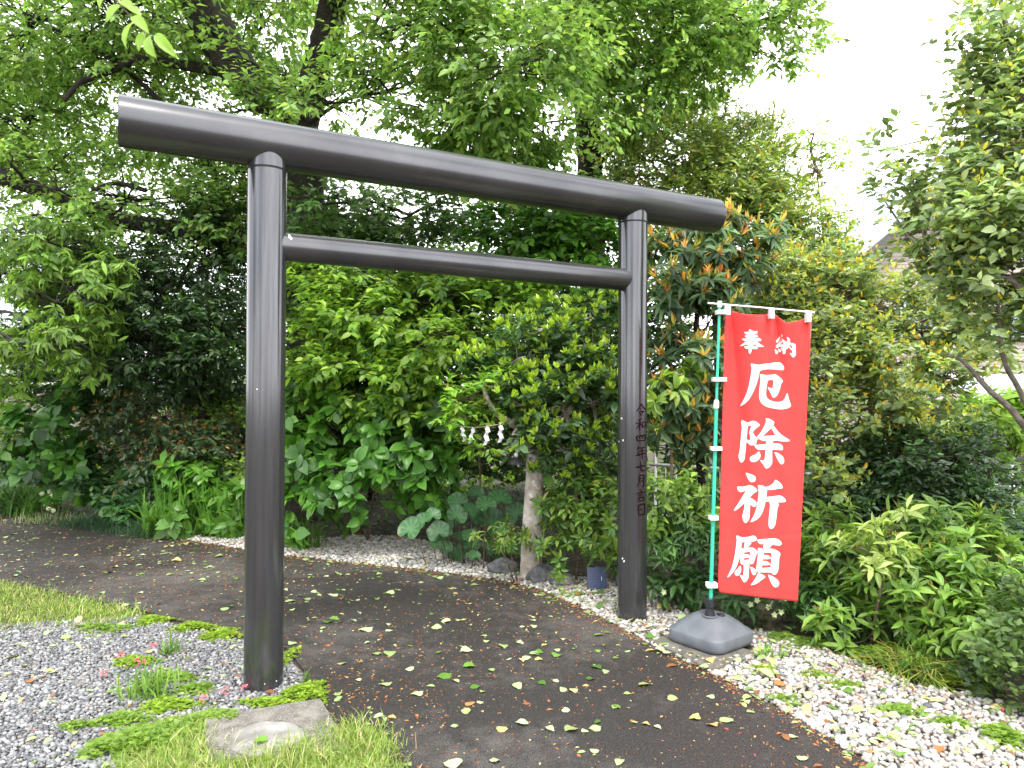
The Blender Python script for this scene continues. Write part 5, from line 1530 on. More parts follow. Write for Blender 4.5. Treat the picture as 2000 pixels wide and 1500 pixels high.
def streamer(px, py, s, lean, label):
    """four folded paper panels stepping down"""
    o0 = P(px, py, 6.24)
    k = 6.24 / F * s * 0.74
    g = Geo()
    x, z, y = 0.0, 0.0, 0.0
    for i in range(4):
        dx = (5.0 if i % 2 == 0 else -5.5) * k + lean * k
        w2 = 5.5 * k
        z1 = z - 13.0 * k
        yb = 0.006 * (1 if i % 2 else -1)
        V = [(x - w2, y, z), (x + w2, y, z + 3 * k), (x + dx + w2, y + yb, z1 + 3 * k), (x + dx - w2, y + yb, z1)]
        V2 = [(a, b + 0.0012, c_) for a, b, c_ in V]
        g.add([o0 + Vector(v) for v in V + V2], [(0, 1, 2, 3), (7, 6, 5, 4), (0, 4, 5, 1), (1, 5, 6, 2), (2, 6, 7, 3), (3, 7, 4, 0)])
        x += dx + (-2.5 if i % 2 == 0 else 2.5) * k; z = z1 + 1.5 * k; y += 0.0025
    g.box(o0 + Vector((0, 0, 3 * k)), (3 * k, 0.002, 8 * k))
    so_ = g.build("paper_streamer", M['shide'], None, org=o0)
    tag(so_, label, "paper streamer", "zigzag paper streamers on the sakaki")


streamer(901, 836, 0.78, 3.0, "white zigzag paper streamer hanging farthest from the pale trunk")
streamer(923, 838, 0.85, -2.2, "narrow white zigzag paper streamer second farthest from the pale trunk")
streamer(951, 836, 1.0, -0.8, "widest white zigzag paper streamer under the sakaki branch")
streamer(977, 832, 0.95, 0.2, "leaf-covered white paper streamer nearest the pale trunk")

# ---- strap-leaved tufts
def blades(r, n, base, spread, length, width, pal, lean=0.6, stiff=0.5, var=0.22):
    b = np.array(base) + np.concatenate([r.normal(0, 1, (n, 2)) * np.array(spread), np.zeros((n, 1))], 1)
    th = r.uniform(0, 2 * np.pi, n)
    d = np.stack([np.cos(th), np.sin(th), np.zeros(n)], 1)
    L = length * np.exp(r.normal(0, var, n))
    ln = np.abs(r.normal(lean, 0.3, n))
    sdv = np.stack([-np.sin(th), np.cos(th), np.zeros(n)], 1)
    V = []
    for t, wf in ((0, 0.7), (0.35, 1.0), (0.7, 0.75), (1.0, 0.04)):
        hgt = t - (0.42 * ln + 0.45 * np.maximum(ln - 0.7, 0)) * t ** 2.2
        c = b + d * (L * ln * t ** 1.6)[:, None] * 0.8 + np.array([0, 0, 1]) * (L * np.maximum(hgt, 0.02 * t))[:, None]
        V += [c - sdv * width * wf / 2, c + sdv * width * wf / 2]
    V = np.stack(V, 1)
    T = []
    for i in range(3):
        a = 2 * i
        T += [(a, a + 1, a + 3), (a, a + 3, a + 2)]
    T = np.array(T)[None] + (np.arange(n) * 8)[:, None, None]
    col = np.clip(pal_pick(r, n, pal) * np.exp(r.normal(0, 0.2, n))[:, None], 0.01, 0.8)
    return V.reshape(-1, 3), T.reshape(-1, 3), np.repeat(col, 8, 0)


GRS = [(0.06, 0.135, 0.03, 3), (0.09, 0.18, 0.035, 2), (0.04, 0.095, 0.025, 2)]


def tuft(name, label, px, py, n, spx, spy, length, width, pal=GRS, lean=0.6, seed=1, cat="plant", group=None):
    c = G(px, py)
    r = np.random.default_rng(seed)
    V, T, Cc = blades(r, n, (0, 0, 0), (spx, spy), length, width, pal, lean)
    o = link(name, trimesh(name, V, T, M['grass'], Cc))
    o.location = (c.x, c.y, 0.0)
    return tag(o, label, cat, group)


tuft("lily_turf", "arching yellow-striped lily turf clump at the edge of the white pebbles", 1790, 1318, 330, 0.10, 0.07, 0.26, 0.008, [(0.12, 0.20, 0.03, 3), (0.24, 0.28, 0.07, 2), (0.30, 0.24, 0.08, 0.7)], 1.45, 1)
tuft("daylily", "big fountain-like daylily clump at the far bend", 25, 1004, 260, 0.22, 0.12, 0.62, 0.022, [(0.075, 0.16, 0.04, 3), (0.10, 0.20, 0.06, 2)], 0.8, 2)
tuft("daylily", "second daylily clump with spreading leaves beside the pale flower heads", 70, 1010, 140, 0.14, 0.08, 0.45, 0.018, [(0.09, 0.19, 0.035, 3), (0.06, 0.14, 0.03, 2)], 0.85, 3)
tuft("iris", "upright iris clump behind the near post", 395, 1048, 120, 0.20, 0.08, 0.60, 0.030, [(0.10, 0.23, 0.03, 3), (0.07, 0.17, 0.03, 2)], 0.35, 4)
tuft("iris", "iris clump with bent broad leaves at the start of the pebble strip", 320, 1050, 70, 0.14, 0.06, 0.50, 0.030, [(0.11, 0.24, 0.03, 3), (0.075, 0.18, 0.03, 2)], 0.55, 5)
tuft("iris", "iris leaves just left of the near post", 452, 1050, 70, 0.12, 0.06, 0.52, 0.028, [(0.10, 0.23, 0.03, 3), (0.07, 0.17, 0.03, 2)], 0.4, 6)
tuft("sedge", "fine upright sedge clump on the pebble strip right of the near post", 592, 1072, 150, 0.13, 0.05, 0.34, 0.013, [(0.10, 0.20, 0.03, 3), (0.06, 0.14, 0.025, 2)], 0.4, 7)
tuft("sedge", "bright tufted sedge next to the pale flower heads", 90, 1004, 110, 0.12, 0.05, 0.30, 0.012, [(0.16, 0.27, 0.03, 3), (0.11, 0.2, 0.03, 2)], 0.6, 8)
tuft("white_grass", "whitish variegated grass at the path edge", 112, 1024, 420, 0.28, 0.05, 0.16, 0.008, [(0.34, 0.38, 0.22, 3), (0.2, 0.26, 0.12, 2)], 0.8, 9)
for i, (x, y) in enumerate(((170, 1036), (205, 1040), (240, 1044), (275, 1050), (305, 1056))):
    tuft("mondo_grass", "dark fine mondo grass in the row edging the path", x, y - 6, 380, 0.20, 0.06, 0.22, 0.006, [(0.040, 0.085, 0.045, 3), (0.06, 0.115, 0.055, 2)], 0.95, 20 + i, "grass", "mondo grass along the path edge")
tuft("grass_tuft", "leafy grass tuft among the grey pebbles", 288, 1362, 110, 0.07, 0.05, 0.17, 0.009, [(0.12, 0.22, 0.04, 3), (0.16, 0.26, 0.05, 2)], 0.7, 31)
tuft("grass_tuft", "thin grass tuft beside the pink petals", 330, 1280, 36, 0.03, 0.02, 0.14, 0.008, [(0.13, 0.24, 0.04, 1)], 0.6, 32)
tuft("grass_tuft", "small grass tuft by the corner of the paving slab", 1500, 1290, 30, 0.04, 0.03, 0.12, 0.007, [(0.15, 0.28, 0.04, 1)], 0.7, 33)
tuft("grass_tuft", "single sprout at the foot of the near post", 597, 1345, 14, 0.015, 0.01, 0.10, 0.012, [(0.09, 0.18, 0.03, 1)], 0.5, 34)

# pale round flower heads
for i, (x, y) in enumerate(((82, 964), (97, 960), (102, 968), (114, 970), (90, 984), (101, 980), (95, 993), (115, 979), (104, 997))):
    c = P(x, y, 9.1)
    r = np.random.default_rng(200 + i)
    n = 34
    d = nrm(r.normal(size=(n, 3)))
    me = leaves_mesh("blossom", d * 0.022, np.cross(d, r.normal(size=(n, 3))), d, np.full(n, 0.026), np.full(n, 0.026), np.tile(np.array([[0.62, 0.66, 0.42]]), (n, 1)) * np.exp(r.normal(0, 0.1, (n, 1))), T4, M['petal'])
    rt = empty("hydrangea_flower", (c.x, c.y, 0), "pale cream flower head on a stalk by the far bend of the path", "flower", "pale flower heads by the bend")
    o = link("blossom", me, rt); o.location = (0, 0, c.z)
    g = Geo(); g.tube([(c.x, c.y, 0), (c.x, c.y, c.z)], [0.004, 0.003], 5); g.build("stalk", M['twig'], rt)

# ---- clover cushions
CLV = [(0.22, 0.335, 0.035, 3), (0.29, 0.39, 0.05, 2), (0.15, 0.25, 0.03, 1.5)]
CLV2 = [(0.16, 0.27, 0.04, 3), (0.22, 0.32, 0.06, 2)]


def clover(px, py, rx, ry, label, n, pal=CLV, leaf=0.019, h=0.032, seed=1, group=None):
    c = G(px, py)
    k = c.y / F
    r = np.random.default_rng(seed)
    a = r.uniform(0, 6.283, n); q = np.sqrt(r.uniform(0, 1, n)) * np.exp(r.normal(0, 0.22, n)); q = np.minimum(q, 1.0 + 0.2 * r.random(n))
    gx = rx * k; gy = ry * k * c.y / CAMH
    edge = 1 + 0.25 * np.sin(3 * a + seed) + 0.15 * np.sin(7 * a)
    X, Yv = np.cos(a) * q * gx * edge, np.sin(a) * q * gy * edge
    Z = h * np.maximum(1 - q ** 2 * 0.8, 0.12) * r.uniform(0.55, 1.05, n) + 0.006
    pos = np.repeat(np.stack([X, Yv, Z], 1), 3, 0)
    ph = np.repeat(r.uniform(0, 6.283, n), 3) + np.tile(np.array([0, 2.094, 4.189]), n)
    ax = np.stack([np.cos(ph), np.sin(ph), r.normal(0.05, 0.25, 3 * n)], 1)
    up = np.array([0, 0, 1.0]) + r.normal(0, 0.25, (3 * n, 3))
    L = leaf * np.exp(r.normal(0, 0.15, 3 * n))
    col = np.repeat(pal_pick(r, n, pal) * np.exp(r.normal(0, 0.15, n))[:, None], 3, 0)
    o = link("clover_patch", leaves_mesh("clover_patch", pos, ax, up, L, L * 0.95, np.clip(col, 0, .8), T4, M['leaf']))
    o.location = (c.x, c.y, 0.004)
    return tag(o, label, "clover", group)


clover(298, 1216, 34, 9, "bright clover cushion at the path edge beside the lawn", 260, seed=1)
clover(376, 1229, 38, 9, "bright clover cushion midway along the path edge", 300, seed=2)
clover(432, 1244, 36, 12, "bright clover cushion touching the near post's back", 320, seed=3)
clover(598, 1362, 40, 18, "plump lime clover cushion at the slab corner by the near post", 420, seed=4, h=0.06)
clover(525, 1380, 50, 10, "clover band along the back edge of the concrete footing", 300, seed=5)
clover(564, 1288, 12, 20, "clover wisp between the near post and the asphalt", 80, seed=6)
clover(262, 1298, 42, 12, "clover patch with pink petals among grey pebbles", 220, CLV, seed=7)
clover(330, 1384, 60, 16, "wide clover patch in front of the grass tuft", 380, CLV, seed=8)
clover(240, 1412, 60, 14, "ragged clover patch at the grey pebble edge", 260, CLV2, seed=9)
clover(270, 1462, 80, 26, "broad-leaved weeds between grey pebbles and lawn", 380, CLV2, 0.034, 0.07, seed=10)
clover(380, 1352, 34, 12, "low clover patch left of the near post", 130, CLV2, seed=11)
clover(1492, 1315, 26, 12, "round clover cushion on the white pebbles by the paving slab", 260, CLV, 0.014, seed=12)
clover(1530, 1372, 30, 12, "sparse clover on the white pebbles at the asphalt edge", 70, CLV2, seed=13)
clover(1650, 1345, 40, 10, "small weeds on the white pebbles below the hellebores", 80, CLV2, seed=14)
clover(1590, 1262, 60, 12, "clover carpet under the banner's edge", 300, CLV2, seed=15)
clover(1530, 1252, 40, 12, "fresh clover behind the paving slab", 220, CLV2, seed=16)
clover(1730, 1285, 60, 16, "round-leaved creeper under the bright green bush", 260, [(0.14, 0.26, 0.03, 2), (0.30, 0.36, 0.04, 1)], 0.030, 0.07, seed=17)
clover(1900, 1345, 60, 14, "round-leaved creeper beside the lily turf", 240, [(0.10, 0.20, 0.03, 2), (0.28, 0.32, 0.04, 1)], 0.032, 0.08, seed=18)
clover(150, 1425, 30, 7, "tiny weeds scattered on the grey pebbles", 90, CLV2, seed=19)
clover(200, 1232, 60, 10, "thin weed fringe where the lawn meets the grey pebbles", 220, CLV2, seed=51)
clover(330, 1330, 50, 14, "loose weeds between the grass tuft and the near post", 160, CLV2, 0.024, seed=52)
clover(420, 1408, 60, 14, "soft weeds spilling over the corner of the concrete footing", 260, CLV2, 0.024, seed=53)
clover(330, 1430, 70, 20, "spreading weeds in front of the clover patches", 300, CLV2, 0.026, seed=54)
clover(1590, 1325, 40, 9, "sparse weed mat on the white pebbles midway to the lily turf", 110, CLV2, seed=41)
clover(1760, 1395, 50, 12, "loose weed mat on the white pebbles in front of the lily turf", 110, CLV2, 0.024, seed=42)
clover(1860, 1420, 34, 9, "thin creeping weeds near the outer edge of the white pebbles", 150, CLV2, 0.024, seed=43)
clover(1250, 1172, 40, 9, "small weeds round the foot of the far post", 70, CLV2, 0.022, seed=44)
clover(1120, 1166, 40, 8, "creeping weeds along the asphalt edge before the solar panel", 80, CLV2, 0.022, seed=45)
clover(1960, 1450, 40, 20, "weeds at the outer side of the white pebble bed", 130, CLV2, 0.03, 0.06, seed=22)

# ---- leafy ground cover under all shrubs (uncountable)
gr = np.random.default_rng(101)
GC = smooth_poly(gpoly([(-400, 992), (0, 1006), (160, 1028), (300, 1044), (470, 1046), (560, 1056), (620, 1054), (700, 1046), (800, 1050), (900, 1076), (960, 1102), (1030, 1126), (1130, 1128), (1270, 1156), (1340, 1178), (1420, 1216), (1580, 1260), (1680, 1298), (1800, 1343), (1900, 1358), (2010, 1393), (2300, 1460),
                        (2600, 1100), (2200, 960), (1600, 930), (1000, 930), (400, 905), (-200, 895), (-500, 930)]), 1)
a = np.array(GC); x0, y0 = a.min(0); x1, y1 = a.max(0)
N = 52000
X = gr.uniform(x0, x1, N); Yv = gr.uniform(y0, y1, N)
ok = inside(X, Yv, GC) & (np.hypot(X - G(1166, 1150).x, Yv - G(1166, 1150).y) > 0.3)
X, Yv = X[ok], Yv[ok]
n = len(X)
hmap = 0.5 + 0.5 * np.sin(X * 3.1 + 1.3 * np.sin(Yv * 2.3)) * np.sin(Yv * 2.7 + X)
pos = np.stack([X, Yv, gr.uniform(0.015, 0.05, n) + 0.10 * hmap * gr.uniform(0, 1, n)], 1)
ph = gr.uniform(0, 6.283, n)
L = 0.055 * np.exp(gr.normal(0, 0.3, n))
col = pal_pick(gr, n, [(0.035, 0.085, 0.025, 3), (0.055, 0.13, 0.03, 3), (0.09, 0.18, 0.03, 1.5), (0.11, 0.06, 0.03, 0.35)]) * np.exp(gr.normal(0, 0.2, n))[:, None]
gc = link("ground_cover", leaves_mesh("ground_cover", pos, np.stack([np.cos(ph), np.sin(ph), gr.normal(0.1, 0.35, n)], 1), np.array([0, 0, 1.0]) + gr.normal(0, 0.35, (n, 3)), L, L * 0.6, col, T4, M['leaf_mid']))
tag(gc, "low leafy ground cover and old leaves under the shrubs", "ground cover", kind="stuff")

# ---- lawn
LAWN = [(0.19, 0.28, 0.05, 3), (0.26, 0.33, 0.08, 2), (0.42, 0.39, 0.20, 1.5), (0.12, 0.21, 0.035, 2)]


def lawn(name, label, pxpoly, n, h, seed, w=0.0042):
    poly = gpoly(pxpoly)
    r = np.random.default_rng(seed)
    a = np.array(poly); x0, y0 = a.min(0); x1, y1 = a.max(0)
    X = r.uniform(x0, x1, n * 2); Yv = r.uniform(y0, y1, n * 2)
    ok = inside(X, Yv, poly)
    X, Yv = X[ok][:n], Yv[ok][:n]
    m = len(X)
    X = X + r.normal(0, 0.05, m); Yv = Yv + r.normal(0, 0.07, m)
    V, T, Cc = blades(r, m, (0, 0, 0), (0.0, 0.0), h, w, LAWN, 0.75, var=0.42)
    patch = 0.72 + 0.45 * (0.5 + 0.5 * np.sin(X * 9 + 2 * np.sin(Yv * 7)) * np.sin(Yv * 11 + X * 3))
    V = V.reshape(m, 8, 3); V[:, :, 2] *= patch[:, None]
    V[:, :, 0] += X[:, None]; V[:, :, 1] += Yv[:, None]; V[:, :, 2] += 0.004
    o = link(name, trimesh(name, V.reshape(-1, 3), T, M['grass'], Cc))
    return tag(o, label, "grass", kind="stuff")


lawn("lawn_grass", "short straw-tipped lawn grass in the foreground corner", [(180, 1580), (250, 1485), (330, 1462), (392, 1470), (450, 1492), (540, 1478), (610, 1452), (672, 1430), (730, 1440), (752, 1475), (770, 1580)], 17000, 0.052, 1)
lawn("lawn_grass", "sparse grass growing round the concrete footing", [(330, 1440), (398, 1405), (396, 1500), (330, 1500)], 1500, 0.04, 2)
lawn("lawn_grass", "mown lawn between the asphalt and the grey pebbles", [(-400, 1100), (0, 1140), (110, 1160), (150, 1176), (170, 1200), (150, 1218), (0, 1232), (-400, 1280)], 36000, 0.034, 3, 0.0042)
lawn("lawn_grass", "thin grass fringe beside the clover cushions", [(150, 1172), (250, 1196), (280, 1206), (200, 1222), (150, 1222)], 2500, 0.04, 4, 0.006)

# ---- fallen leaves
FT = big_leaf([(0.0, 0.012, 0.0), (0.12, 0.014, 0.0), (0.18, 0.25, 0.02), (0.34, 0.42, 0.03), (0.55, 0.43, 0.03), (0.76, 0.27, 0.01), (0.92, 0.06, -0.01), (1.0, 0.0, 0.0)], 0.14, 0.02)
FCOL = {'pale': [(0.28, 0.345, 0.17), (0.23, 0.30, 0.14), (0.33, 0.38, 0.21), (0.21, 0.27, 0.105)], 'green': [(0.07, 0.15, 0.022), (0.10, 0.20, 0.03), (0.05, 0.11, 0.02)], 'yellow': [(0.38, 0.32, 0.11), (0.36, 0.24, 0.10), (0.33, 0.30, 0.14)], 'brown': [(0.26, 0.10, 0.035), (0.34, 0.14, 0.05)]}
lr = np.random.default_rng(303)
FV = {}
for kx, cl in FCOL.items():
    FV[kx] = []
    for c in cl:
        for q in range(3):
            tv, tt = FT
            V = tv.copy() - np.array([0, 0.5, 0])
            bend = lr.normal(0, 0.16); tw = lr.normal(0, 0.16)
            V[:, 2] = V[:, 2] * (1 if lr.random() < 0.5 else -1) + bend * V[:, 1] ** 2 + tw * V[:, 0] * V[:, 1]
            V[:, 0] += lr.normal(0, 0.18) * V[:, 1] ** 2
            V[:, 0] *= lr.uniform(0.75, 1.15)
            V[:, 2] -= V[:, 2].min()
            cc_ = np.array(c) * np.exp(lr.normal(0, 0.1)); cols = np.repeat(cc_[None], len(tv), 0); cols[1::3] *= 1.12
            FV[kx].append(trimesh("fallen_leaf", V, tt, M['dead_leaf'], np.clip(cols, 0, .85), True))
            FV[kx][-1]["curl"] = bool(abs(bend) > 0.11)


def fallen(x, y, z, kind, where, size=None, tilt=0.10):
    me = FV[kind][lr.integers(len(FV[kind]))]
    o = bpy.data.objects.new("fallen_leaf", me); COL.objects.link(o)
    s = size or 0.064 * math.exp(lr.normal(0, 0.26))
    o.location = (x, y, z + 0.002); o.scale = (s * 0.95, s, s)
    o.rotation_euler = (lr.normal(0, tilt), lr.normal(0, tilt), lr.uniform(0, 6.283))
    form = 'broad' if s > 0.082 else ('small' if s < 0.064 else 'middling')
    curl = 'curled' if me.get("curl") else 'flat'
    word = {'pale': 'pale green', 'green': 'fresh green', 'yellow': 'yellowed', 'brown': 'rusty brown'}[kind]
    tag(o, f"{form} {curl} {word} fallen leaf lying on the {where}", "leaf", f"{form} {curl} {word} leaves on the {where}")


def pick_kind(p=(0.72, 0.14, 0.11, 0.03)):
    return ['pale', 'green', 'yellow', 'brown'][lr.choice(4, p=p)]


PX_LEAVES = [(910, 1272, 'pale', .10), (868, 1322, 'green', .11), (815, 1356, 'pale', .085), (910, 1390, 'pale', .075), (938, 1373, 'pale', .06), (1105, 1389, 'pale', .06), (1115, 1426, 'pale', .09), (1142, 1429, 'pale', .05), (1163, 1424, 'pale', .075), (1167, 1411, 'green', .05), (800, 1308, 'pale', .08), (993, 1289, 'pale', .06), (1020, 1290, 'yellow', .07), (1052, 1289, 'yellow', .06), (983, 1263, 'pale', .08), (1058, 1335, 'green', .07), (1085, 1331, 'pale', .05), (1100, 1348, 'pale', .06), (1120, 1350, 'yellow', .06), (1165, 1304, 'green', .09), (1183, 1313, 'pale', .065), (1153, 1327, 'green', .07), (1168, 1272, 'green', .05), (740, 1400, 'pale', .07), (765, 1402, 'yellow', .06), (720, 1417, 'pale', .05), (888, 1419, 'pale', .05), (967, 1487, 'pale', .09), (1160, 1468, 'pale', .06), (1210, 1490, 'pale', .08), (1225, 1356, 'pale', .055), (1262, 1415, 'yellow', .05), (1388, 1362, 'pale', .06), (1459, 1372, 'pale', .055), (1466, 1391, 'pale', .055), (1391, 1417, 'yellow', .075), (1549, 1440, 'pale', .06), (1566, 1482, 'pale', .07), (1044, 1278, 'pale', .09), (1016, 1256, 'pale', .07), (950, 1254, 'pale', .06), (945, 1243, 'pale', .06), (1043, 1225, 'pale', .055), (1020, 1225, 'pale', .05), (1314, 1273, 'pale', .055), (1225, 1273, 'pale', .055), (700, 1329, 'pale', .05), (668, 1297, 'pale', .07), (795, 1495, 'pale', .06), (885, 1494, 'pale', .12), (660, 1357, 'pale', .06)]
used = []
for x, y, kx, s in PX_LEAVES:
    c = G(x, y, PATH_Z)
    fallen(c.x, c.y, PATH_Z, kx, "asphalt path", s * 0.92); used.append((c.x, c.y))
pp = np.array(PATH)
cnt = 0
while cnt < 150:
    x, y = lr.uniform(-7.5, 2.4), lr.uniform(3.6, 10)
    if not inside(np.array([x]), np.array([y]), PATH)[0]: continue
    u, v, d = to_px(np.array([[x, y, 0.0]]))
    if not (0 < u[0] < 2000 and v[0] < 1490): continue
    # fewer on the sunny left and near part
    if lr.random() > (0.9 if (y > 4.6 and x > -2.2) else 0.45): continue
    fallen(x, y, PATH_Z, pick_kind(), "asphalt path"); cnt += 1
for bed_px, where, zz, num in ((BED_R, "white pebbles", 0.034, 52), (BED_G, "grey pebbles", 0.022, 26), (BED_F, "far pebble strip", 0.034, 14)):
    poly = gpoly(bed_px); a = np.array(poly); cnt = 0
    while cnt < num:
        x, y = lr.uniform(a[:, 0].min(), a[:, 0].max()), lr.uniform(a[:, 1].min(), a[:, 1].max())
        if not inside(np.array([x]), np.array([y]), poly)[0]: continue
        u, v, d = to_px(np.array([[x, y, 0.0]]))
        if not (0 < u[0] < 2000 and v[0] < 1490): continue
        if math.hypot(x - pstand.x, y - pstand.y) < 0.3: continue
        fallen(x, y, zz, pick_kind((0.5, 0.25, 0.12, 0.13)), where, tilt=0.3); cnt += 1
c = G(509, 1445, 0.05); fallen(c.x, c.y, 0.047, 'green', "white cap of the concrete footing", 0.085)
for x, y in ((1288, 1268), (1302, 1275), (1375, 1302), (1440, 1290)):
    c = G(x, y, zs); fallen(c.x, c.y, zs, 'pale', "mossy paving slab", 0.07)

# smaller leaf scraps over the pebbles (too many to tell apart)
for poly_px, zz, num, nm in ((BED_R, 0.032, 480, "white pebbles"), (BED_F, 0.032, 160, "far pebble strip"), (BED_G, 0.02, 160, "grey pebbles")):
    poly = gpoly(poly_px); a = np.array(poly)
    X = lr.uniform(a[:, 0].min(), a[:, 0].max(), 6000); Yv = lr.uniform(a[:, 1].min(), a[:, 1].max(), 6000)
    uu, vv, dd = to_px(np.stack([X, Yv, 0 * X], 1))
    ok = inside(X, Yv, poly) & (uu > -20) & (uu < 2020) & (np.hypot(X - pstand.x, Yv - pstand.y) > 0.28)
    X, Yv = X[ok][:num], Yv[ok][:num]; n = len(X)
    ph = lr.uniform(0, 6.283, n); L = 0.04 * np.exp(lr.normal(0, 0.35, n))
    col = pal_pick(lr, n, [(0.26, 0.33, 0.14, 3), (0.12, 0.20, 0.05, 2), (0.36, 0.32, 0.13, 1), (0.20, 0.085, 0.035, 1.8)])
    o = link("leaf_litter", leaves_mesh("leaf_litter", np.stack([X, Yv, np.full(n, zz)], 1), np.stack([np.cos(ph), np.sin(ph), lr.normal(0, .2, n)], 1), np.array([0, 0, 1.0]) + lr.normal(0, 0.3, (n, 3)), L, L * 0.55, col, T8, M['dead_leaf']))
    tag(o, f"small leaf scraps strewn over the {nm}", "litter", kind="stuff")

pe = np.array(gpoly(PATH_R)); ex = []
for i in range(len(pe) - 1):
    m = int(np.linalg.norm(pe[i + 1] - pe[i]) * 26)
    ex.append(pe[i] + (pe[i + 1] - pe[i]) * lr.random((m, 1)) + lr.normal(0, 0.07, (m, 2)) + np.array([-0.03, -0.05]))
ex = np.concatenate(ex); n = len(ex)
ph = lr.uniform(0, 6.283, n); L = 0.045 * np.exp(lr.normal(0, 0.35, n))
col = pal_pick(lr, n, [(0.22, 0.29, 0.12, 3), (0.12, 0.20, 0.04, 2), (0.33, 0.29, 0.11, 1), (0.20, 0.085, 0.035, 1.6)])
o = link("leaf_litter", leaves_mesh("leaf_litter", np.concatenate([ex, np.full((n, 1), PATH_Z + 0.004)], 1), np.stack([np.cos(ph), np.sin(ph), np.abs(lr.normal(0, .08, n))], 1), np.array([0, 0, 1.0]) + lr.normal(0, 0.12, (n, 3)), L, L * 0.55, col, T8, M['dead_leaf']))
tag(o, "leaf scraps drifted along the pebble side of the asphalt", "litter", kind="stuff")

X = lr.uniform(-7.5, 2.4, 2600); Yv = lr.uniform(3.4, 10, 2600)
ok = inside(X, Yv, PATH) & (lr.random(2600) < np.clip(0.25 + 0.35 * (Yv - 4.5), 0.15, 1))
X, Yv = X[ok], Yv[ok]; n = len(X)
ph = lr.uniform(0, 6.283, n); L = 0.036 * np.exp(lr.normal(0, 0.32, n))
col = pal_pick(lr, n, [(0.24, 0.30, 0.13, 4), (0.11, 0.19, 0.035, 2), (0.33, 0.29, 0.11, 1), (0.24, 0.10, 0.04, 0.8)])
o = link("leaf_litter", leaves_mesh("leaf_litter", np.stack([X, Yv, np.full(n, PATH_Z + 0.004)], 1), np.stack([np.cos(ph), np.sin(ph), np.abs(lr.normal(0, .06, n))], 1), np.array([0, 0, 1.0]) + lr.normal(0, 0.15, (n, 3)), L, L * 0.55, col, T8, M['dead_leaf']))
tag(o, "little torn leaf scraps strewn between the bigger leaves on the asphalt", "litter", kind="stuff")

# ---- fine litter on the path (uncountable specks)
N = 60000
X = lr.uniform(-7.5, 2.4, N); Yv = lr.uniform(2.8, 10, N)
ok = inside(X, Yv, PATH)
dens = 0.5 + 0.5 * np.sin(X * 1.7 + 0.6) * np.sin(Yv * 1.3 + 0.4 * X)
ok &= lr.random(N) < 0.25 + 0.75 * dens
X, Yv = X[ok], Yv[ok]
pe = np.array(gpoly(PATH_R)); extra = []
for i in range(len(pe) - 1):
    L_ = np.linalg.norm(pe[i + 1] - pe[i])
    m = int(L_ * 420)
    t = lr.random((m, 1)); extra.append(pe[i] + (pe[i + 1] - pe[i]) * t + lr.normal(0, 0.035, (m, 2)) + np.array([-0.02, -0.03]))
extra = np.concatenate(extra)
X = np.concatenate([X, extra[:, 0]]); Yv = np.concatenate([Yv, extra[:, 1]])
n = len(X)
ph = lr.uniform(0, 6.283, n); L = 0.0125 * np.exp(lr.normal(0, 0.5, n))
col = pal_pick(lr, n, [(0.30, 0.12, 0.045, 4), (0.20, 0.075, 0.03, 3), (0.42, 0.27, 0.10, 2), (0.42, 0.38, 0.18, 1), (0.36, 0.07, 0.05, 0.5)])
o = link("petal_litter", leaves_mesh("petal_litter", np.stack([X, Yv, np.full(n, PATH_Z + 0.002)], 1), np.stack([np.cos(ph), np.sin(ph), np.zeros(n)], 1), np.array([0, 0, 1.0]) + lr.normal(0, 0.2, (n, 3)), L, L * 0.42, col, T4, M['litter']))
tag(o, "fine rusty brown bud scales littering the asphalt", "litter", kind="stuff")

# ---- pink blossoms dropped on the pebbles
for x, y, where in ((302, 1272, "grey pebbles"), (268, 1303, "grey pebbles"), (204, 1328, "grey pebbles"), (277, 1306, "grey pebbles"), (476, 1358, "grey pebbles"), (440, 1362, "grey pebbles"), (398, 1379, "grey pebbles"), (236, 1292, "grey pebbles"), (1380, 1284, "mossy paving slab"), (1966, 1400, "white pebbles")):
    c = G(x, y)
    n = 9
    d = nrm(lr.normal(size=(n, 3)) + np.array([0, 0, 0.5]))
    o = link("pink_blossom", leaves_mesh("pink_blossom", np.tile(np.array([0, 0, 0.03]), (n, 1)) + d * 0.008, d, np.cross(d, lr.normal(size=(n, 3))), np.full(n, 0.022), np.full(n, 0.018), np.tile(np.array([[0.72, 0.20, 0.24]]), (n, 1)), T8, M['petal']))
    o.location = (c.x, c.y, 0.008 if where != "mossy paving slab" else zs - 0.015)
    tag(o, f"small crumpled pink blossom on the {where}", "blossom", f"pink blossoms on the {where}")

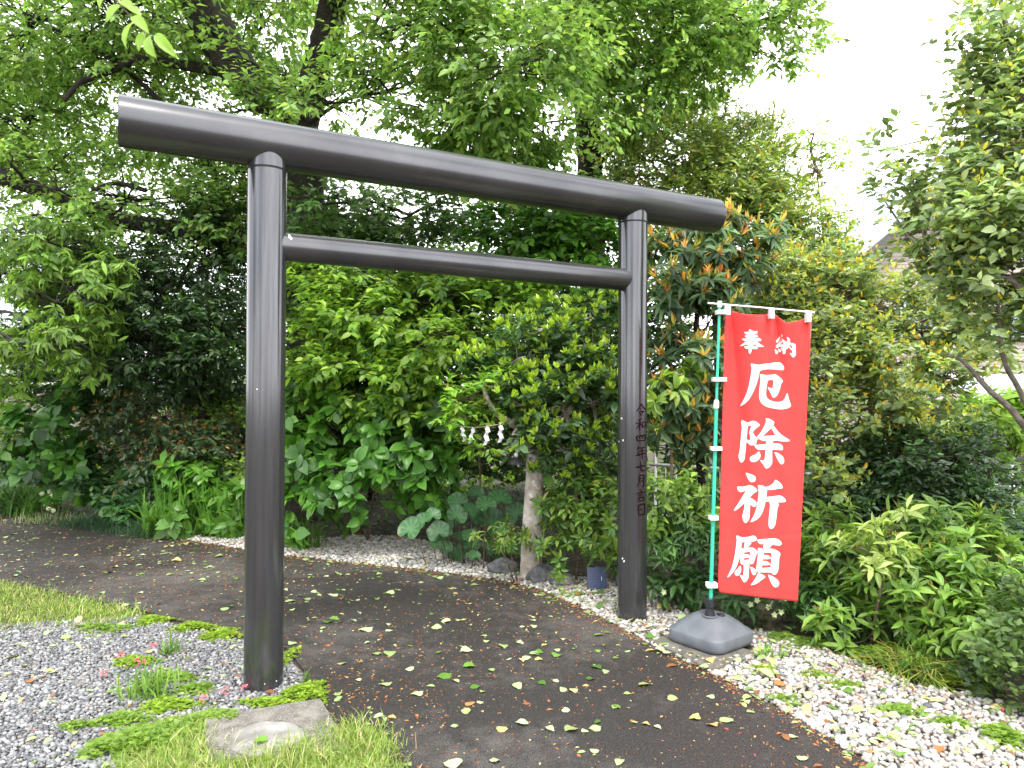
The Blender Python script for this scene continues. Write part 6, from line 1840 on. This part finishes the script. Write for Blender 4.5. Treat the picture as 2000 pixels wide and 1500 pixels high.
# ---- cherry spray hanging close to the lens (part of the near cherry)
cb = np.array(cherryA.location)
q, rr_ = spline([P(-400, -700, 5.5), P(60, -260, 3.2), P(200, -40, 2.6), P(262, 40, 2.45), P(300, 84, 2.4)], [0.012, 0.006, 0.003, 0.0022, 0.0015], 6)
g = Geo(); g.tube(q, rr_, 6); g.build("hanging_twig", M['twig'], cherryA, smooth=True)
nr = np.random.default_rng(8)
for x0_, y0_, x1_, y1_, w_, Y in ((290, 66, 300, 112, 0.046, 2.4), (300, 62, 345, 112, 0.036, 2.42), (262, 40, 240, 92, 0.040, 2.46), (255, 30, 290, 62, 0.036, 2.44), (240, 8, 205, 40, 0.038, 2.5), (232, 0, 262, 22, 0.036, 2.5), (286, 60, 268, 98, 0.03, 2.46), (215, -20, 190, 14, 0.038, 2.55), (246, 14, 276, 30, 0.034, 2.48)):
    a0, a1 = np.array(P(x0_, y0_, Y)), np.array(P(x1_, y1_, Y - 0.02))
    ax = a1 - a0; Lx = np.linalg.norm(ax)
    me = leaves_mesh("leaf", (a0 - cb)[None], ax[None], np.array([[nr.normal(0, .3), -0.8, 0.5 + nr.normal(0, .3)]]), np.array([Lx]), np.array([w_ * 1.05]), np.array([[0.24, 0.40, 0.06]]), TL, M['leaf'])
    link("leaf", me, cherryA)

# ================================================================== BUILDINGS BEHIND
hY = 20.0
e0 = P(1655, 512, hY); e1 = P(1775, 412, hY)
slope = (e1.z - e0.z) / (e1.x - e0.x)
hroot = empty("house", (13.5, hY, 0), "two-storey beige clapboard house with a blue-grey gabled roof behind the trees", "house")
xw0 = P(1712, 560, hY).x
apx = 15.0
zev = e0.z


def roofz(x): return zev + slope * ((x if x <= apx else 2 * apx - x) - e0.x)


xw1 = 2 * apx - xw0
g = Geo()
g.add([(xw0, hY + 0.12, 0), (xw1, hY + 0.12, 0), (xw1, hY + 0.12, roofz(xw1) - 0.1), (apx, hY + 0.12, roofz(apx) - 0.1), (xw0, hY + 0.12, roofz(xw0) - 0.1),
       (xw0, hY + 9, 0), (xw1, hY + 9, 0), (xw1, hY + 9, roofz(xw1) - 0.1), (apx, hY + 9, roofz(apx) - 0.1), (xw0, hY + 9, roofz(xw0) - 0.1)],
      [(0, 1, 2, 3, 4), (9, 8, 7, 6, 5), (0, 4, 9, 5), (1, 6, 7, 2)])
wall = g.build("wall", M['siding'], hroot)
zb = 0.1
bm_ = {}
while zb < roofz(apx) - 0.35:                      # lapped boards, clipped by the gable
    xa = xw0
    if zb + 0.11 > roofz(xw0) - 0.2: xa = e0.x + (zb + 0.11 + 0.2 - zev) / slope
    xb = 2 * apx - xa
    if xb - xa > 0.3:
        g = Geo()
        g.add([(xa, hY + 0.10, zb), (xb, hY + 0.10, zb), (xb, hY + 0.115, zb + 0.112), (xa, hY + 0.115, zb + 0.112), (xa, hY + 0.119, zb), (xb, hY + 0.119, zb)],
              [(0, 1, 2, 3), (0, 4, 5, 1)])
        g.build("board", M['siding'], wall)
    zb += 0.11
for sgn in (1, -1):
    g = Geo()
    xa, xb = (e0.x, apx) if sgn == 1 else (2 * apx - e0.x, apx)
    za, zb_ = zev, roofz(apx)
    g.add([(xa, hY - 0.5, za), (xb, hY - 0.5, zb_), (xb, hY + 9.5, zb_), (xa, hY + 9.5, za), (xa, hY - 0.5, za - 0.10), (xb, hY - 0.5, zb_ - 0.10), (xb, hY + 9.5, zb_ - 0.10), (xa, hY + 9.5, za - 0.10)],
          [(0, 1, 2, 3), (7, 6, 5, 4), (0, 4, 5, 1), (1, 5, 6, 2), (2, 6, 7, 3), (3, 7, 4, 0)])
    rf = g.build("roof", M['roof'], hroot)
    g = Geo()
    g.add([(xa, hY - 0.54, za - 0.04), (xb, hY - 0.54, zb_ - 0.04), (xb, hY - 0.54, zb_ - 0.30), (xa, hY - 0.54, za - 0.30), (xa, hY - 0.505, za - 0.04), (xb, hY - 0.505, zb_ - 0.04), (xb, hY - 0.505, zb_ - 0.30), (xa, hY - 0.505, za - 0.30)],
          [(0, 1, 2, 3), (7, 6, 5, 4), (0, 4, 5, 1), (1, 5, 6, 2), (2, 6, 7, 3), (3, 7, 4, 0)])
    g.build("fascia", M['roof_edge'], rf)
wA, wB = P(1756, 566, hY), P(1850, 660, hY)
for (xa, xb) in ((wA.x, wB.x), (wB.x + 1.6, wB.x + 3.0)):
    g = Geo()
    for c_, s_ in ((((xa + xb) / 2, hY + 0.06, wA.z), (xb - xa + 0.1, 0.10, 0.09)), (((xa + xb) / 2, hY + 0.06, wB.z), (xb - xa + 0.1, 0.10, 0.07)), ((xa, hY + 0.06, (wA.z + wB.z) / 2), (0.07, 0.098, wA.z - wB.z)), ((xb, hY + 0.06, (wA.z + wB.z) / 2), (0.07, 0.098, wA.z - wB.z)), (((xa + xb) / 2, hY + 0.06, (wA.z + wB.z) / 2), (0.05, 0.08, wA.z - wB.z))):
        g.box(c_, s_)
    wf = g.build("window", M['roof_edge'], hroot)
    for h in (0, 1):
        g = Geo(); xm = xa + (xb - xa) * (0.25 + 0.5 * h)
        g.box((xm, hY + 0.075, (wA.z + wB.z) / 2), ((xb - xa) / 2 - 0.06, 0.02, wA.z - wB.z - 0.08)); g.build("pane", M['glass'], wf)

# low dark shed at the right
sY = 9.9
s0 = P(1925, 793, sY); s1 = P(1965, 765, sY + 0.7)
shed = empty("shed", (s0.x + 1.6, sY + 1, 0), "low shed with dark boards and a pale shingled roof beyond the white railing", "shed")
g = Geo(); g.box((s0.x + 2.0, sY + 1.2, (s0.z - 0.06) / 2), (3.4, 1.8, s0.z - 0.06)); sw_ = g.build("wall", M['dark_siding'], shed)
for q in range(9):
    g = Geo(); g.box((s0.x + 2.0, sY + 0.285, 0.12 + q * 0.165), (3.42, 0.02, 0.15)); g.build("board", M['dark_siding'], sw_, bevel=0.004)
for q in range(4):
    g = Geo()
    z_ = s0.z + 0.02 + q * 0.11; y_ = sY + 0.1 + q * 0.33
    g.add([(s0.x, y_, z_), (s0.x + 4, y_, z_), (s0.x + 4, y_ + 0.36, z_ + 0.12), (s0.x, y_ + 0.36, z_ + 0.12), (s0.x, y_, z_ - 0.03), (s0.x + 4, y_, z_ - 0.03), (s0.x + 4, y_ + 0.36, z_ + 0.09), (s0.x, y_ + 0.36, z_ + 0.09)],
          [(0, 1, 2, 3), (7, 6, 5, 4), (0, 4, 5, 1), (1, 5, 6, 2), (2, 6, 7, 3), (3, 7, 4, 0)])
    g.build("shingle_course", M['roof'], shed)
g = Geo(); g.box((s0.x + 2, sY + 0.08, s0.z - 0.05), (4.0, 0.03, 0.10)); g.build("gutter", M['dark_siding'], shed)

# white railing running behind the shrubs
f0, f1 = Vector((P(1270, 905, 9.4).x, 9.4, 0)), Vector((P(2080, 962, 7.0).x, 7.0, 0))
zr = 0.76
fence = empty("railing", f0, "low white metal railing running behind the shrubs", "railing")
d_ = (f1 - f0); Lf = d_.length; d_.normalize()
for z_ in (zr, 0.12):
    g = Geo(); g.tube([f0 + Vector((0, 0, z_)), f1 + Vector((0, 0, z_))], [0.022 if z_ == zr else 0.014] * 2, 10); g.build("rail", M['white_metal'], fence, smooth=True)
for q in range(int(Lf / 0.14)):
    p_ = f0 + d_ * (0.07 + q * 0.14)
    big = q % 9 == 0
    g = Geo(); g.tube([p_ + Vector((0, 0, 0.0 if big else 0.12)), p_ + Vector((0, 0, zr + (0.22 if q % 27 == 0 else 0)))], [0.02 if big else 0.007] * 2, 6 if not big else 10)
    g.build("post" if big else "baluster", M['white_metal'], fence)
